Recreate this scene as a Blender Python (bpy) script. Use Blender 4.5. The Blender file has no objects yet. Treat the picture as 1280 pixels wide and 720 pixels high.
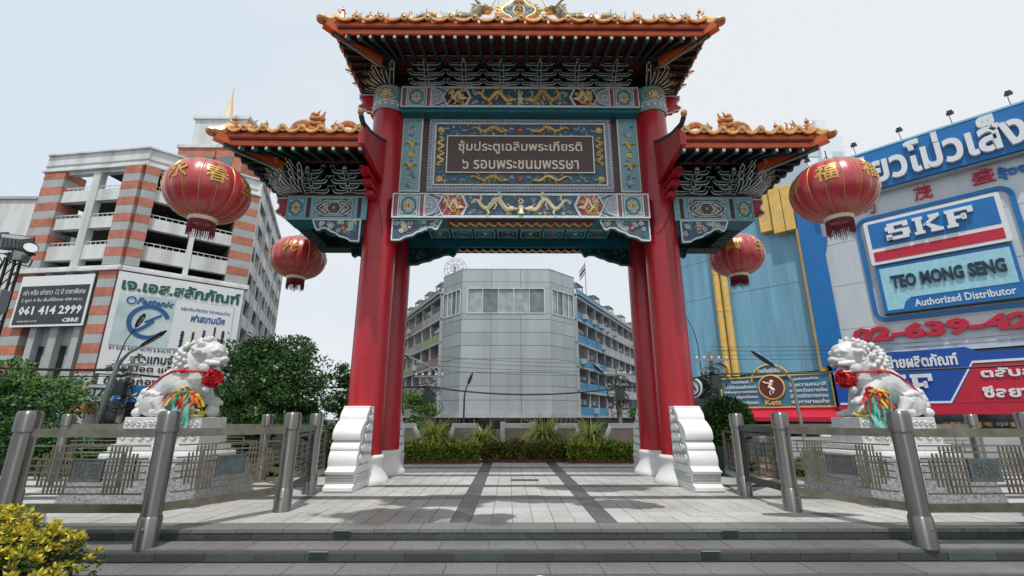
import bpy, bmesh, math, random
import numpy as np
from mathutils import Matrix, Vector
random.seed(7); RNG = np.random.default_rng(11)
SC = bpy.context.scene
COL = SC.collection
PI = math.pi
# ---------------------------------------------------------------- camera
cd = bpy.data.cameras.new('camera'); cam = bpy.data.objects.new('camera', cd); COL.objects.link(cam)
cd.sensor_width = 36; cd.lens = 583 / 1280 * 36; cd.clip_start = .05; cd.clip_end = 2000
cam.location = (0, 0, 1.5)
cam.rotation_euler = (math.radians(90 + 15.6), 0, -math.atan(4 / 583 * math.cos(math.radians(15.6))))
SC.camera = cam
# ---------------------------------------------------------------- light
SUN_EL, SUN_AZ = math.radians(67), math.radians(184)     # azimuth from +Y towards +X: the sun stands high behind the camera
SC.view_settings.view_transform = 'Standard'; SC.view_settings.look = 'None'
SC.view_settings.exposure = 0.0; SC.view_settings.gamma = 1
SC.view_settings.use_curve_mapping = False
w = bpy.data.worlds.new('World'); SC.world = w; w.use_nodes = True
nt = w.node_tree; nt.nodes.clear()
out = nt.nodes.new('ShaderNodeOutputWorld'); bg = nt.nodes.new('ShaderNodeBackground')
sky = nt.nodes.new('ShaderNodeTexSky'); sky.sky_type = 'NISHITA'; sky.sun_disc = False
sky.sun_elevation = SUN_EL; sky.sun_rotation = SUN_AZ; sky.dust_density = 2.0
tc = nt.nodes.new('ShaderNodeTexCoord'); nz = nt.nodes.new('ShaderNodeTexNoise')
mp = nt.nodes.new('ShaderNodeMapping'); mp.inputs['Scale'].default_value = (1, 1, 2.2)
mp.inputs['Location'].default_value = (.9, 0, .35)
nz.inputs['Scale'].default_value = 1.5; nz.inputs['Detail'].default_value = 4; nz.inputs['Roughness'].default_value = .5
cr = nt.nodes.new('ShaderNodeValToRGB')
cr.color_ramp.elements[0].position = .30; cr.color_ramp.elements[0].color = (0, 0, 0, 1)
cr.color_ramp.elements[1].position = .6; cr.color_ramp.elements[1].color = (1, 1, 1, 1)
mx = nt.nodes.new('ShaderNodeMixRGB'); mx.inputs[2].default_value = (8.9, 9.15, 9.4, 1)
nt.links.new(tc.outputs['Generated'], mp.inputs['Vector']); nt.links.new(mp.outputs[0], nz.inputs['Vector'])
sx = nt.nodes.new('ShaderNodeSeparateXYZ'); ma = nt.nodes.new('ShaderNodeMath'); ma.operation = 'MULTIPLY_ADD'; ma.inputs[1].default_value = .34
nt.links.new(tc.outputs['Generated'], sx.inputs[0]); nt.links.new(sx.outputs['X'], ma.inputs[0]); nt.links.new(nz.outputs['Fac'], ma.inputs[2]); nt.links.new(ma.outputs[0], cr.inputs['Fac']); mc = nt.nodes.new('ShaderNodeMixRGB'); mc.inputs[1].default_value = (7.5, 8.4, 9.25, 1); mc.inputs[2].default_value = (9.0, 9.2, 9.45, 1); nt.links.new(cr.outputs[0], mc.inputs[0]); nt.links.new(mc.outputs[0], mx.inputs[2]); mx.inputs[0].default_value = .9
nt.links.new(sky.outputs[0], mx.inputs[1]); nt.links.new(mx.outputs[0], bg.inputs['Color'])
bg.inputs['Strength'].default_value = .1; nt.links.new(bg.outputs[0], out.inputs['Surface'])
sd = bpy.data.lights.new('sun', 'SUN'); so = bpy.data.objects.new('sun', sd); COL.objects.link(so)
sd.energy = 3.0; sd.angle = math.radians(1.2); sd.color = (1, .96, .9)
dv = Vector((math.sin(SUN_AZ) * math.cos(SUN_EL), math.cos(SUN_AZ) * math.cos(SUN_EL), math.sin(SUN_EL)))
so.rotation_euler = dv.to_track_quat('Z', 'Y').to_euler(); so.location = (0, 20, 60)
try:
    SC.cycles.max_bounces = 6; SC.cycles.diffuse_bounces = 3; SC.cycles.use_denoising = True
except Exception: pass

# ---------------------------------------------------------------- materials
MATS = {}
def M(name, col=None, rough=.6, metal=0, var=.12, scale=4, bump=0, bscale=40, rnd=0, island=0, col2=None, trans=0,
      coat=0, dirt=0, streak=False, spec=None, emit=0):
    if name in MATS: return MATS[name]
    m = bpy.data.materials.new(name); m.use_nodes = True; n = m.node_tree; L = n.links
    b = n.nodes['Principled BSDF']; o = n.nodes['Material Output']
    b.inputs['Roughness'].default_value = rough; b.inputs['Metallic'].default_value = metal
    if coat: b.inputs['Coat Weight'].default_value = coat; b.inputs['Coat Roughness'].default_value = .12
    if spec is not None: b.inputs['Specular IOR Level'].default_value = spec
    c = np.array(col, float)
    lo = np.clip(c * (1 - var), 0, 1); hi = np.array(col2, float) if col2 is not None else np.clip(c * (1 + var), 0, 1)
    t = n.nodes.new('ShaderNodeTexCoord'); z = n.nodes.new('ShaderNodeTexNoise')
    z.inputs['Scale'].default_value = scale; z.inputs['Detail'].default_value = 6; z.inputs['Roughness'].default_value = .62
    src = t.outputs['Object']
    if streak:
        mm = n.nodes.new('ShaderNodeMapping'); mm.inputs['Scale'].default_value = (1, 1, .12)
        L.new(src, mm.inputs['Vector']); src = mm.outputs[0]
    L.new(src, z.inputs['Vector'])
    r = n.nodes.new('ShaderNodeValToRGB'); r.color_ramp.elements[0].position = .32; r.color_ramp.elements[1].position = .68
    r.color_ramp.elements[0].color = (*lo, 1); r.color_ramp.elements[1].color = (*hi, 1)
    fac = z.outputs['Fac']
    if island:
        g = n.nodes.new('ShaderNodeNewGeometry'); a = n.nodes.new('ShaderNodeMath'); a.operation = 'MULTIPLY_ADD'
        a.inputs[1].default_value = island; L.new(g.outputs['Random Per Island'], a.inputs[0])
        s = n.nodes.new('ShaderNodeMath'); s.operation = 'MULTIPLY'; s.inputs[1].default_value = 1 - island
        L.new(fac, s.inputs[0]); L.new(s.outputs[0], a.inputs[2]); fac = a.outputs[0]
    L.new(fac, r.inputs['Fac']); colout = r.outputs['Color']
    if rnd:
        oi = n.nodes.new('ShaderNodeObjectInfo'); mr = n.nodes.new('ShaderNodeMapRange')
        mr.inputs['To Min'].default_value = 1 - rnd; mr.inputs['To Max'].default_value = 1 + rnd
        L.new(oi.outputs['Random'], mr.inputs['Value'])
        mu = n.nodes.new('ShaderNodeVectorMath'); mu.operation = 'SCALE'; L.new(colout, mu.inputs[0]); L.new(mr.outputs[0], mu.inputs['Scale'])
        colout = mu.outputs[0]
    if dirt:
        z2 = n.nodes.new('ShaderNodeTexNoise'); z2.inputs['Scale'].default_value = .7; z2.inputs['Detail'].default_value = 8
        L.new(src, z2.inputs['Vector']); r2 = n.nodes.new('ShaderNodeValToRGB')
        r2.color_ramp.elements[0].position = .45; r2.color_ramp.elements[0].color = (1, 1, 1, 1)
        r2.color_ramp.elements[1].position = .72; v = 1 - dirt; r2.color_ramp.elements[1].color = (v, v, v * .97, 1)
        L.new(z2.outputs['Fac'], r2.inputs['Fac'])
        mu = n.nodes.new('ShaderNodeMixRGB'); mu.blend_type = 'MULTIPLY'; mu.inputs[0].default_value = 1
        L.new(colout, mu.inputs[1]); L.new(r2.outputs[0], mu.inputs[2]); colout = mu.outputs[0]
    L.new(colout, b.inputs['Base Color'])
    if bump:
        z3 = n.nodes.new('ShaderNodeTexNoise'); z3.inputs['Scale'].default_value = bscale; z3.inputs['Detail'].default_value = 4
        L.new(src, z3.inputs['Vector']); bp = n.nodes.new('ShaderNodeBump'); bp.inputs['Strength'].default_value = bump
        bp.inputs['Distance'].default_value = .02; L.new(z3.outputs['Fac'], bp.inputs['Height']); L.new(bp.outputs[0], b.inputs['Normal'])
    if trans:
        tr = n.nodes.new('ShaderNodeBsdfTranslucent'); L.new(colout, tr.inputs['Color'])
        ms = n.nodes.new('ShaderNodeMixShader'); ms.inputs[0].default_value = trans
        L.new(b.outputs[0], ms.inputs[1]); L.new(tr.outputs[0], ms.inputs[2]); L.new(ms.outputs[0], o.inputs['Surface'])
    MATS[name] = m; return m

red = M('red_lacquer', (.42, .008, .018), .36, var=.2, scale=3.5, coat=.25, bump=.10, bscale=9, streak=True, dirt=.3)
redd = M('dark_red_paint', (.13, .008, .016), .45, var=.25)
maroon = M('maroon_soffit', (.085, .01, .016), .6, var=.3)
marble = M('white_marble', (.62, .63, .625), .5, var=.13, scale=6, bump=.15, bscale=25, dirt=.14)
wpaint = M('white_stone_paint', (.76, .76, .76), .5, var=.05, scale=3, dirt=.1, bump=.1, bscale=30)
granite = M('speckled_granite', (.21, .22, .23), .5, var=.5, scale=22, col2=(.38, .39, .4), bump=.1)
steel = M('brushed_steel', (.27, .265, .25), .34, metal=1, var=.12, scale=14, streak=True)
sn = steel.node_tree; pb_ = sn.nodes['Principled BSDF']; tg = sn.nodes.new('ShaderNodeTangent'); tg.direction_type = 'RADIAL'; tg.axis = 'Z'; pb_.inputs['Anisotropic'].default_value = .9; pb_.inputs['Anisotropic Rotation'].default_value = .25; pb_.inputs['Roughness'].default_value = .33; sn.links.new(tg.outputs[0], pb_.inputs['Tangent'])
steelr = M('weathered_steel_rail', (.30, .275, .22), .34, metal=1, var=.25, scale=5)
steeld = M('dark_metal', (.035, .05, .048), .5, metal=.3, var=.3)
plq = M('zinc_plaque', (.12, .15, .16), .45, metal=.5, var=.25, scale=9)
gold = M('gold_paint', (.74, .50, .15), .38, metal=.25, var=.35, scale=12)
goldp = M('pale_gold_paint', (.86, .74, .46), .45, metal=.1, var=.15, scale=10)
teal = M('teal_paint', (.008, .13, .16), .4, var=.3, scale=5)
palet = M('pale_teal_paint', (.20, .44, .48), .5, var=.18, scale=8)
paleg = M('pale_cyan_relief', (.36, .60, .60), .5, var=.25, scale=9, col2=(.18, .42, .5))
blued = M('deep_blue_paint', (.055, .11, .17), .5, var=.35, scale=14)
violet = M('grey_violet_paint', (.36, .39, .47), .5, var=.2, scale=14)
dgreen = M('dark_green_timber', (.006, .026, .024), .5, var=.5, scale=5)
wline = M('white_edge_line', (.66, .74, .73), .5, var=.15, scale=9)
brown = M('brown_plaque', (.095, .055, .052), .5, var=.1)
rose = M('rose_paint', (.42, .08, .10), .5, var=.25, scale=10)
orange = M('orange_glazed_tile', (.72, .24, .05), .28, var=.3, scale=6, coat=.3, rnd=.12)
orangeb = M('orange_board', (.60, .10, .02), .4, var=.2, scale=4)
goldt = M('ochre_glazed_tile', (.76, .44, .15), .3, var=.35, scale=9, coat=.3, rnd=.15)
cream = M('cream_paint', (.86, .78, .62), .5)
figm = M('glazed_figurine', (.46, .2, .07), .35, var=.6, scale=9, coat=.3)
figg = M('green_glazed_dragon', (.1, .2, .19), .35, var=.7, scale=8, coat=.2, col2=(.42, .4, .25))
silk = M('red_lantern_silk', (.52, .012, .022), .42, var=.1, scale=3, coat=1.0, trans=.1, bump=.05, bscale=12, spec=.8)
sb_ = silk.node_tree.nodes['Principled BSDF']; sb_.inputs['Sheen Weight'].default_value = .8; sb_.inputs['Sheen Roughness'].default_value = .35; sb_.inputs['Sheen Tint'].default_value = (1, .9, .88, 1); sb_.inputs['Coat Roughness'].default_value = .32
fringe = M('maroon_fringe', (.2, .01, .025), .6, var=.4, scale=20)
lgold = M('lantern_gold', (.60, .38, .09), .35, metal=.3, var=.1)
pompom = M('red_cloth', (.55, .01, .015), .7, var=.3, scale=20)
asphalt = M('asphalt', (.05, .05, .052), .85, var=.25, scale=2, bump=.2)
conc = M('pale_concrete', (.42, .43, .43), .75, var=.12, scale=1.2, dirt=.2, streak=True)
concw = M('white_render', (.66, .68, .68), .7, var=.08, scale=.6, dirt=.36, streak=True)
concg = M('grey_render', (.38, .40, .40), .75, var=.1, scale=.8, dirt=.15)
bricko = M('orange_brick_facing', (.47, .17, .11), .75, var=.22, scale=2, bump=.1, dirt=.25, rnd=.07)
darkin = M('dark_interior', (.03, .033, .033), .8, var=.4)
clad = M('grey_cladding', (.40, .445, .465), .42, metal=.25, var=.08, scale=.7, rnd=.09, dirt=.25, streak=True)
glassl = M('office_glass', (.10, .16, .16), .07, var=.2, scale=.5, spec=1)
glassd = M('dark_glass', (.012, .018, .02), .08, var=.3, scale=1, spec=.8)
bluep = M('sign_blue', (.004, .15, .43), .42, var=.06, scale=1.2, dirt=.08)
bluedk = M('sign_royal_blue', (.006, .07, .34), .42, var=.06)
bluel = M('sign_light_blue', (.22, .50, .66), .45, var=.06, scale=.8)
bluew = M('blue_metal_wall', (.18, .40, .55), .55, var=.18, scale=.8, dirt=.35, streak=True, rnd=.06)
yelp = M('yellow_pipe_paint', (.72, .47, .13), .5, var=.12, scale=2)
signw = M('sign_white', (.72, .74, .75), .5, var=.05)
signr = M('sign_red', (.50, .012, .04), .45, var=.1)
wallw = M('sign_wall_white', (.56, .61, .65), .5, var=.08, scale=.8, dirt=.25, streak=True)
black = M('black_metal', (.012, .012, .013), .5)
cable = M('cable_rubber', (.012, .012, .012), .6)
galv = M('galvanised_pole', (.27, .29, .30), .45, metal=.6, var=.15)
bark = M('tree_bark', (.09, .07, .05), .9, var=.3, bump=.3)
leafm = M('tree_leaves', (.005, .024, .010), .5, island=.7, scale=1.4, col2=(.09, .22, .045), trans=.25)
leaff = M('bright_tree_leaves', (.007, .032, .011), .5, island=.7, scale=1.4, col2=(.15, .33, .06), trans=.3)
leafh = M('hedge_leaves', (.03, .08, .012), .5, island=.75, scale=1.5, col2=(.52, .62, .08), trans=.2)
leafr = M('russet_hedge_leaves', (.03, .06, .015), .5, island=.7, scale=1.5, col2=(.34, .32, .07), trans=.2)
leafs = M('spider_plant_leaves', (.17, .25, .04), .45, island=.7, scale=3, col2=(.80, .80, .22), trans=.35)
leafy = M('yellow_croton_leaves', (.22, .24, .03), .45, island=.8, scale=5, col2=(.90, .76, .08), trans=.25)
leafd = M('dark_croton_leaves', (.02, .05, .012), .45, island=.6, scale=5, col2=(.12, .17, .03), trans=.2)
soil = M('soil', (.04, .03, .022), .95)
edgeb = M('red_edging_brick', (.13, .05, .035), .85, var=.3, rnd=.2)
pinkp = M('pink_stucco', (.50, .38, .36), .75, var=.12)

# plaza tile: colour + darker blotches at fixed floor spots (world position)
def floor_mat(name, col, rnd=.08, blotch=.75, island=False, rough=.5):
    m = bpy.data.materials.new(name); m.use_nodes = True; n = m.node_tree; L = n.links; b = n.nodes['Principled BSDF']
    g = n.nodes.new('ShaderNodeNewGeometry')
    def noise(sc, det=6):
        z = n.nodes.new('ShaderNodeTexNoise'); z.inputs['Scale'].default_value = sc; z.inputs['Detail'].default_value = det
        L.new(g.outputs['Position'], z.inputs['Vector']); return z.outputs['Fac']
    def ramp(f, p0, c0, p1, c1):
        r = n.nodes.new('ShaderNodeValToRGB'); r.color_ramp.elements[0].position = p0; r.color_ramp.elements[1].position = p1
        r.color_ramp.elements[0].color = (*c0, 1); r.color_ramp.elements[1].color = (*c1, 1); L.new(f, r.inputs['Fac']); return r.outputs[0]
    c = np.array(col); base = ramp(noise(18), .3, c * .84, .7, c * 1.12)
    big = ramp(noise(.55), .3, (.74, .74, .73), .65, (1.04, 1.04, 1.04))
    mu = n.nodes.new('ShaderNodeMixRGB'); mu.blend_type = 'MULTIPLY'; mu.inputs[0].default_value = 1; L.new(base, mu.inputs[1]); L.new(big, mu.inputs[2])
    rn = n.nodes.new('ShaderNodeMapRange'); rn.inputs['To Min'].default_value = 1 - rnd; rn.inputs['To Max'].default_value = 1 + rnd
    if island: L.new(g.outputs['Random Per Island'], rn.inputs['Value'])
    else:
        oi = n.nodes.new('ShaderNodeObjectInfo'); L.new(oi.outputs['Random'], rn.inputs['Value'])
    sc = n.nodes.new('ShaderNodeVectorMath'); sc.operation = 'SCALE'; L.new(mu.outputs[0], sc.inputs[0]); L.new(rn.outputs[0], sc.inputs['Scale'])
    # darker, noise-edged patches centred on a few spots
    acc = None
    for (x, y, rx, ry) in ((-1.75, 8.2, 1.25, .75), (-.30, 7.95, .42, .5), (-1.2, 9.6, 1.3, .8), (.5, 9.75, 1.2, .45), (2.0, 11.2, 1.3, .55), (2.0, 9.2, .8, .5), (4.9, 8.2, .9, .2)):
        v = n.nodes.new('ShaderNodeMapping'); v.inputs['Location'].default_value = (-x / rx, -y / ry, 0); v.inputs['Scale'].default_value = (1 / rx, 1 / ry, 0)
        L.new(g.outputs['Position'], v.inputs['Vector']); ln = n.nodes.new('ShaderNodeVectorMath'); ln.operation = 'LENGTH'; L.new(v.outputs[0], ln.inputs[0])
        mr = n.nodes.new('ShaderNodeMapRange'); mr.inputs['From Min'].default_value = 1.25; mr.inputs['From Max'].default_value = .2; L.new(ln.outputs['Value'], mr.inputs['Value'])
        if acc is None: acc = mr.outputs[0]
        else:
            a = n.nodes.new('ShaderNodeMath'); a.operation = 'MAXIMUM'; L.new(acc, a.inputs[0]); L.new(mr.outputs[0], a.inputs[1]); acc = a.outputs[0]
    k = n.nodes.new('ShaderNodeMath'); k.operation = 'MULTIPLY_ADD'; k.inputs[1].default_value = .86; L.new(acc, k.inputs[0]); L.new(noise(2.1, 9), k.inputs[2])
    st = ramp(k.outputs[0], .70, (1, 1, 1), .84, (1 - blotch,) * 3)
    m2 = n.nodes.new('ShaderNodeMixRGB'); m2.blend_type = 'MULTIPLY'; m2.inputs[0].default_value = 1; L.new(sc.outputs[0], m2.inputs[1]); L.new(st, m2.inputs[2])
    L.new(m2.outputs[0], b.inputs['Base Color']); b.inputs['Roughness'].default_value = rough
    bp = n.nodes.new('ShaderNodeBump'); bp.inputs['Strength'].default_value = .2; bp.inputs['Distance'].default_value = .01
    L.new(noise(60, 3), bp.inputs['Height']); L.new(bp.outputs[0], b.inputs['Normal'])
    MATS[name] = m; return m
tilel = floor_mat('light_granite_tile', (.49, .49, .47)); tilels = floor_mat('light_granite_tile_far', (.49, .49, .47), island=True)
tiled = floor_mat('dark_granite_band', (.10, .10, .10), rnd=.2, blotch=.5)
slabm = floor_mat('grey_step_slab', (.175, .175, .172), rnd=.1, blotch=.35)
riserm = floor_mat('dark_riser_slab', (.055, .068, .068), rnd=.25, blotch=0)
grout = M('grout', (.11, .11, .105), .9)

# ---------------------------------------------------------------- mesh builder
class MB:
    def __init__(s, mat=None): s.v = []; s.f = []; s.mi = []; s.ms = []; s.xf = None; s.cur = 0; s.sm = []; s.smooth = False; (s.mat(mat) if mat is not None else None)
    def mat(s, m):
        if m not in s.ms: s.ms.append(m)
        s.cur = s.ms.index(m); return s
    def add(s, vs, fs):
        o = len(s.v)
        if s.xf is not None: vs = [tuple(s.xf @ Vector(p)) for p in vs]
        s.v.extend(vs)
        for f in fs: s.f.append(tuple(i + o for i in f)); s.mi.append(s.cur); s.sm.append(s.smooth)
        return s
    def box(s, x0, x1, y0, y1, z0, z1):
        return s.add([(x0, y0, z0), (x1, y0, z0), (x1, y1, z0), (x0, y1, z0), (x0, y0, z1), (x1, y0, z1), (x1, y1, z1), (x0, y1, z1)],
                     [(0, 3, 2, 1), (4, 5, 6, 7), (0, 1, 5, 4), (1, 2, 6, 5), (2, 3, 7, 6), (3, 0, 4, 7)])
    def prism(s, poly, d0, d1, axis='y'):
        n = len(poly)
        g = {'y': lambda a, b, d: (a, d, b), 'x': lambda a, b, d: (d, a, b), 'z': lambda a, b, d: (a, b, d)}[axis]
        vs = [g(a, b, d0) for a, b in poly] + [g(a, b, d1) for a, b in poly]
        return s.add(vs, [tuple(range(n)), tuple(range(2 * n - 1, n - 1, -1))] + [(i, i + n, (i + 1) % n + n, (i + 1) % n) for i in range(n)])
    def tube(s, pts, r, n=6, cap=True):
        pts = [Vector(p) for p in pts]; k = len(pts); rs = r if isinstance(r, (list, tuple)) else [r] * k
        vs = []; up = Vector((0, 0, 1))
        t0 = (pts[1] - pts[0]).normalized()
        if abs(t0.dot(up)) > .9: up = Vector((0, 1, 0))
        a = t0.cross(up).normalized()
        for i, p in enumerate(pts):
            t = (pts[min(i + 1, k - 1)] - pts[max(i - 1, 0)]).normalized()
            a = (a - t * a.dot(t)); a = a.normalized() if a.length > 1e-6 else t.orthogonal().normalized()
            b = t.cross(a)
            for j in range(n):
                q = 2 * PI * j / n; vs.append(tuple(p + (a * math.cos(q) + b * math.sin(q)) * rs[i]))
        fs = [(i * n + j, i * n + (j + 1) % n, (i + 1) * n + (j + 1) % n, (i + 1) * n + j) for i in range(k - 1) for j in range(n)]
        if cap: fs += [tuple(range(n - 1, -1, -1)), tuple((k - 1) * n + j for j in range(n))]
        return s.add(vs, fs)
    def lathe(s, prof, n=24, c=(0, 0), cap=True):
        vs = [(c[0] + r * math.cos(2 * PI * j / n), c[1] + r * math.sin(2 * PI * j / n), z) for r, z in prof for j in range(n)]; k = len(prof)
        fs = [(i * n + j, i * n + (j + 1) % n, (i + 1) * n + (j + 1) % n, (i + 1) * n + j) for i in range(k - 1) for j in range(n)]
        if cap: fs += [tuple(range(n - 1, -1, -1)), tuple((k - 1) * n + j for j in range(n))]
        return s.add(vs, fs)
    def ball(s, c, r, n=8, m=6):
        r = r if isinstance(r, (list, tuple)) else (r, r, r)
        vs = [(c[0], c[1], c[2] - r[2])]
        for i in range(1, m):
            a = -PI / 2 + PI * i / m
            vs += [(c[0] + r[0] * math.cos(a) * math.cos(2 * PI * j / n), c[1] + r[1] * math.cos(a) * math.sin(2 * PI * j / n), c[2] + r[2] * math.sin(a)) for j in range(n)]
        vs.append((c[0], c[1], c[2] + r[2])); e = len(vs) - 1
        fs = [(0, 1 + (j + 1) % n, 1 + j) for j in range(n)]
        for i in range(m - 2): fs += [(1 + i * n + j, 1 + i * n + (j + 1) % n, 1 + (i + 1) * n + (j + 1) % n, 1 + (i + 1) * n + j) for j in range(n)]
        fs += [(1 + (m - 2) * n + j, 1 + (m - 2) * n + (j + 1) % n, e) for j in range(n)]
        return s.add(vs, fs)
    def bar(s, a, b, w, h=None):        # square bar between two points
        h = h or w; a = Vector(a); b = Vector(b); t = (b - a).normalized()
        u = Vector((0, 0, 1)) if abs(t.z) < .95 else Vector((0, 1, 0)); x = t.cross(u).normalized(); y = x.cross(t).normalized()
        vs = [tuple(p + x * i * w / 2 + y * j * h / 2) for p in (a, b) for i, j in ((-1, -1), (1, -1), (1, 1), (-1, 1))]
        return s.add(vs, [(0, 1, 2, 3), (7, 6, 5, 4), (0, 4, 5, 1), (1, 5, 6, 2), (2, 6, 7, 3), (3, 7, 4, 0)])
    def ribbon(s, path, t, d0, d1, axis='y'):   # flat band of width t along a 2D path
        L_, R_ = [], []
        for i, p in enumerate(path):
            a = path[max(i - 1, 0)]; b = path[min(i + 1, len(path) - 1)]; dx, dz = b[0] - a[0], b[1] - a[1]; q = math.hypot(dx, dz) or 1
            nx, nz_ = -dz / q * t / 2, dx / q * t / 2
            L_.append((p[0] + nx, p[1] + nz_)); R_.append((p[0] - nx, p[1] - nz_))
        for i in range(len(path) - 1): s.prism([L_[i], L_[i + 1], R_[i + 1], R_[i]], d0, d1, axis)
        return s
    def grid(s, P):     # P[i][j] points
        n, m = len(P), len(P[0])
        return s.add([tuple(p) for r in P for p in r], [(i * m + j, i * m + j + 1, (i + 1) * m + j + 1, (i + 1) * m + j) for i in range(n - 1) for j in range(m - 1)])
    def mesh(s, name, off=None, recalc=True):
        me = bpy.data.meshes.new(name); vs = s.v
        if off is not None: vs = [(x - off[0], y - off[1], z - off[2]) for x, y, z in vs]
        me.from_pydata(vs, [], s.f)
        for m in s.ms: me.materials.append(m)
        me.polygons.foreach_set('material_index', s.mi); me.polygons.foreach_set('use_smooth', s.sm)
        if recalc:
            b = bmesh.new(); b.from_mesh(me); bmesh.ops.recalc_face_normals(b, faces=b.faces); b.to_mesh(me); b.free()
        if any(s.sm): me.set_sharp_from_angle(angle=math.radians(38))
        me.update(); return me
    def build(s, name, parent=None, bevel=0, **kw):
        o = bpy.data.objects.new(name, s.mesh(name, wloc(parent) if parent else None)); COL.objects.link(o)
        if parent: o.parent = parent
        if bevel: addbev(o, bevel)
        for k, v in kw.items(): o[k] = v
        return o
def addbev(o, w, seg=2):
    m = o.modifiers.new('bevel', 'BEVEL'); m.width = w; m.segments = seg; m.limit_method = 'ANGLE'; m.angle_limit = math.radians(40)
def wloc(o):
    l = Vector((0, 0, 0))
    while o: l += o.location; o = o.parent
    return l
def empty(name, loc, label, cat, group=None, kind=None):
    o = bpy.data.objects.new(name, None); COL.objects.link(o); o.location = loc; o.empty_display_size = .2
    tag(o, label, cat, group, kind); return o
def tag(o, label=None, cat=None, group=None, kind=None):
    if label: o['label'] = label
    if cat: o['category'] = cat
    if group: o['group'] = group
    if kind: o['kind'] = kind
    return o
def put(name, me, parent, loc=(0, 0, 0), rot=(0, 0, 0), sc=(1, 1, 1)):
    o = bpy.data.objects.new(name, me); COL.objects.link(o)
    if parent: o.parent = parent; loc = Vector(loc) - wloc(parent)
    o.location = loc; o.rotation_euler = rot; o.scale = sc; return o
def copy_tree(o, parent=None):
    c = o.copy(); COL.objects.link(c); c.parent = parent
    for ch in list(o.children): copy_tree(ch, c)
    return c
def struct(mb, name, **kw): return tag(mb.build(name, **kw), kind='structure')
def ang(a): a = math.radians(a); return (math.sin(a), math.cos(a))
def face_xf(P, d, z=0):         # local x along d, local y away from the camera, local z up
    d = Vector((d[0], d[1], 0)).normalized(); n = Vector((-d.y, d.x, 0))
    if n.dot(Vector((P[0], P[1], 0))) < 0: n = -n
    m = Matrix.Identity(4); m.col[0] = (*d, 0); m.col[1] = (*n, 0); m.col[3] = (P[0], P[1], z, 1); return m
XZ = Matrix(((1, 0, 0, 0), (0, 0, 1, 0), (0, 1, 0, 0), (0, 0, 0, 1)))
def text(mb, s, x0, x1, z0, z1, y, depth, mat, bold=0., xf=None, keep=False, flip=False, res=2, shear=0):
    """solid letters fitted into a box of a wall face; y is the front of the letters"""
    c = bpy.data.curves.new('lettering', 'FONT'); c.body = s; c.size = 1; c.offset = bold; c.resolution_u = res; c.shear = shear
    c.extrude = .5
    o = bpy.data.objects.new('lettering', c); COL.objects.link(o)
    me = bpy.data.meshes.new_from_object(o.evaluated_get(bpy.context.evaluated_depsgraph_get()))
    co = np.empty(len(me.vertices) * 3, np.float32); me.vertices.foreach_get('co', co); co = co.reshape(-1, 3)
    lo = co.min(0); hi = co.max(0); sx = (x1 - x0) / (hi[0] - lo[0]); sz = (z1 - z0) / (hi[1] - lo[1])
    cx = (co[:, 0] - lo[0]) * sx + x0
    if flip: cx = x0 + x1 - cx
    cz = (co[:, 1] - lo[1]) * sz + z0; cy = np.where(co[:, 2] > 0, y, y + depth)
    old, oc = mb.xf, mb.cur
    if xf is not None: mb.xf = xf
    mb.mat(mat); mb.add([(float(a), float(b), float(d)) for a, b, d in zip(cx, cy, cz)], [tuple(p.vertices) for p in me.polygons])
    mb.xf = old; bpy.data.objects.remove(o); bpy.data.curves.remove(c); bpy.data.meshes.remove(me)
    return mb
# ================================================================= SETTING: ground, plaza, steps
struct(MB(asphalt).box(-400, 400, -60, 700, -.6, -.41), 'ground')
plaza = struct(MB(grout).box(-22, 22, 7.25, 19.5, -.40, -.014).box(-22, 22, 6.74, 7.25, -.40, -.150).box(-22, 22, 6.2, 6.74, -.40, -.290).box(-22, 22, 5.6, 6.2, -.404, -.405), 'plaza')
gy = [(7.23, 7.655, 0.0), (6.715, 7.235, -.137), (6.18, 6.72, -.275)]
# slabs of the treads and risers
SW = .64
sl_mesh = {}
def slab_mesh(key, dx, dy, dz, mat, bev=.004):
    if key not in sl_mesh:
        m = MB(mat); m.box(-dx / 2, dx / 2, -dy / 2, dy / 2, -dz, 0); sl_mesh[key] = m.mesh(key)
    return sl_mesh[key]
for row, (y0, y1, z) in enumerate(gy):
    off = (.35, .05, .18)[row]
    for i in range(-15, 17):
        x = i * SW + off
        if abs(x) > 9.6: continue
        w_ = SW - .008
        put('tread_slab', slab_mesh('tread_slab', w_, y1 - y0 - .006 if row == 0 else .51, .045, slabm), plaza,
            (x, (y0 + y1) / 2 - .004, z + random.uniform(-.002, .001)), (0, 0, random.uniform(-.002, .002)), (1, 1 if row == 0 else (y1 - y0) / .512, 1))
        if (row, i) in ((0, 4), ): pass
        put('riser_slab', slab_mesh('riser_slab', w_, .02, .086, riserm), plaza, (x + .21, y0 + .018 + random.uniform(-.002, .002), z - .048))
# small square step lights set into the risers
for x, y, z in ((1.62 + 1.5, 7.228, -.057), (-2.33, 7.228, -.057), (2.62, 6.713, -.195), (-2.45, 6.713, -.195), (-4.6, 6.178, -.33)):
    m = MB(steeld).box(x - .12, x + .12, y - .004, y + .03, z - .042, z + .035); m.mat(concg).box(x - .125, x + .125, y - .005, y + .01, z + .035, z + .039); m.mat(glassd).box(x - .09, x + .09, y - .008, y, z - .03, z + .022)
    m.build('step_light', plaza)
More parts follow.
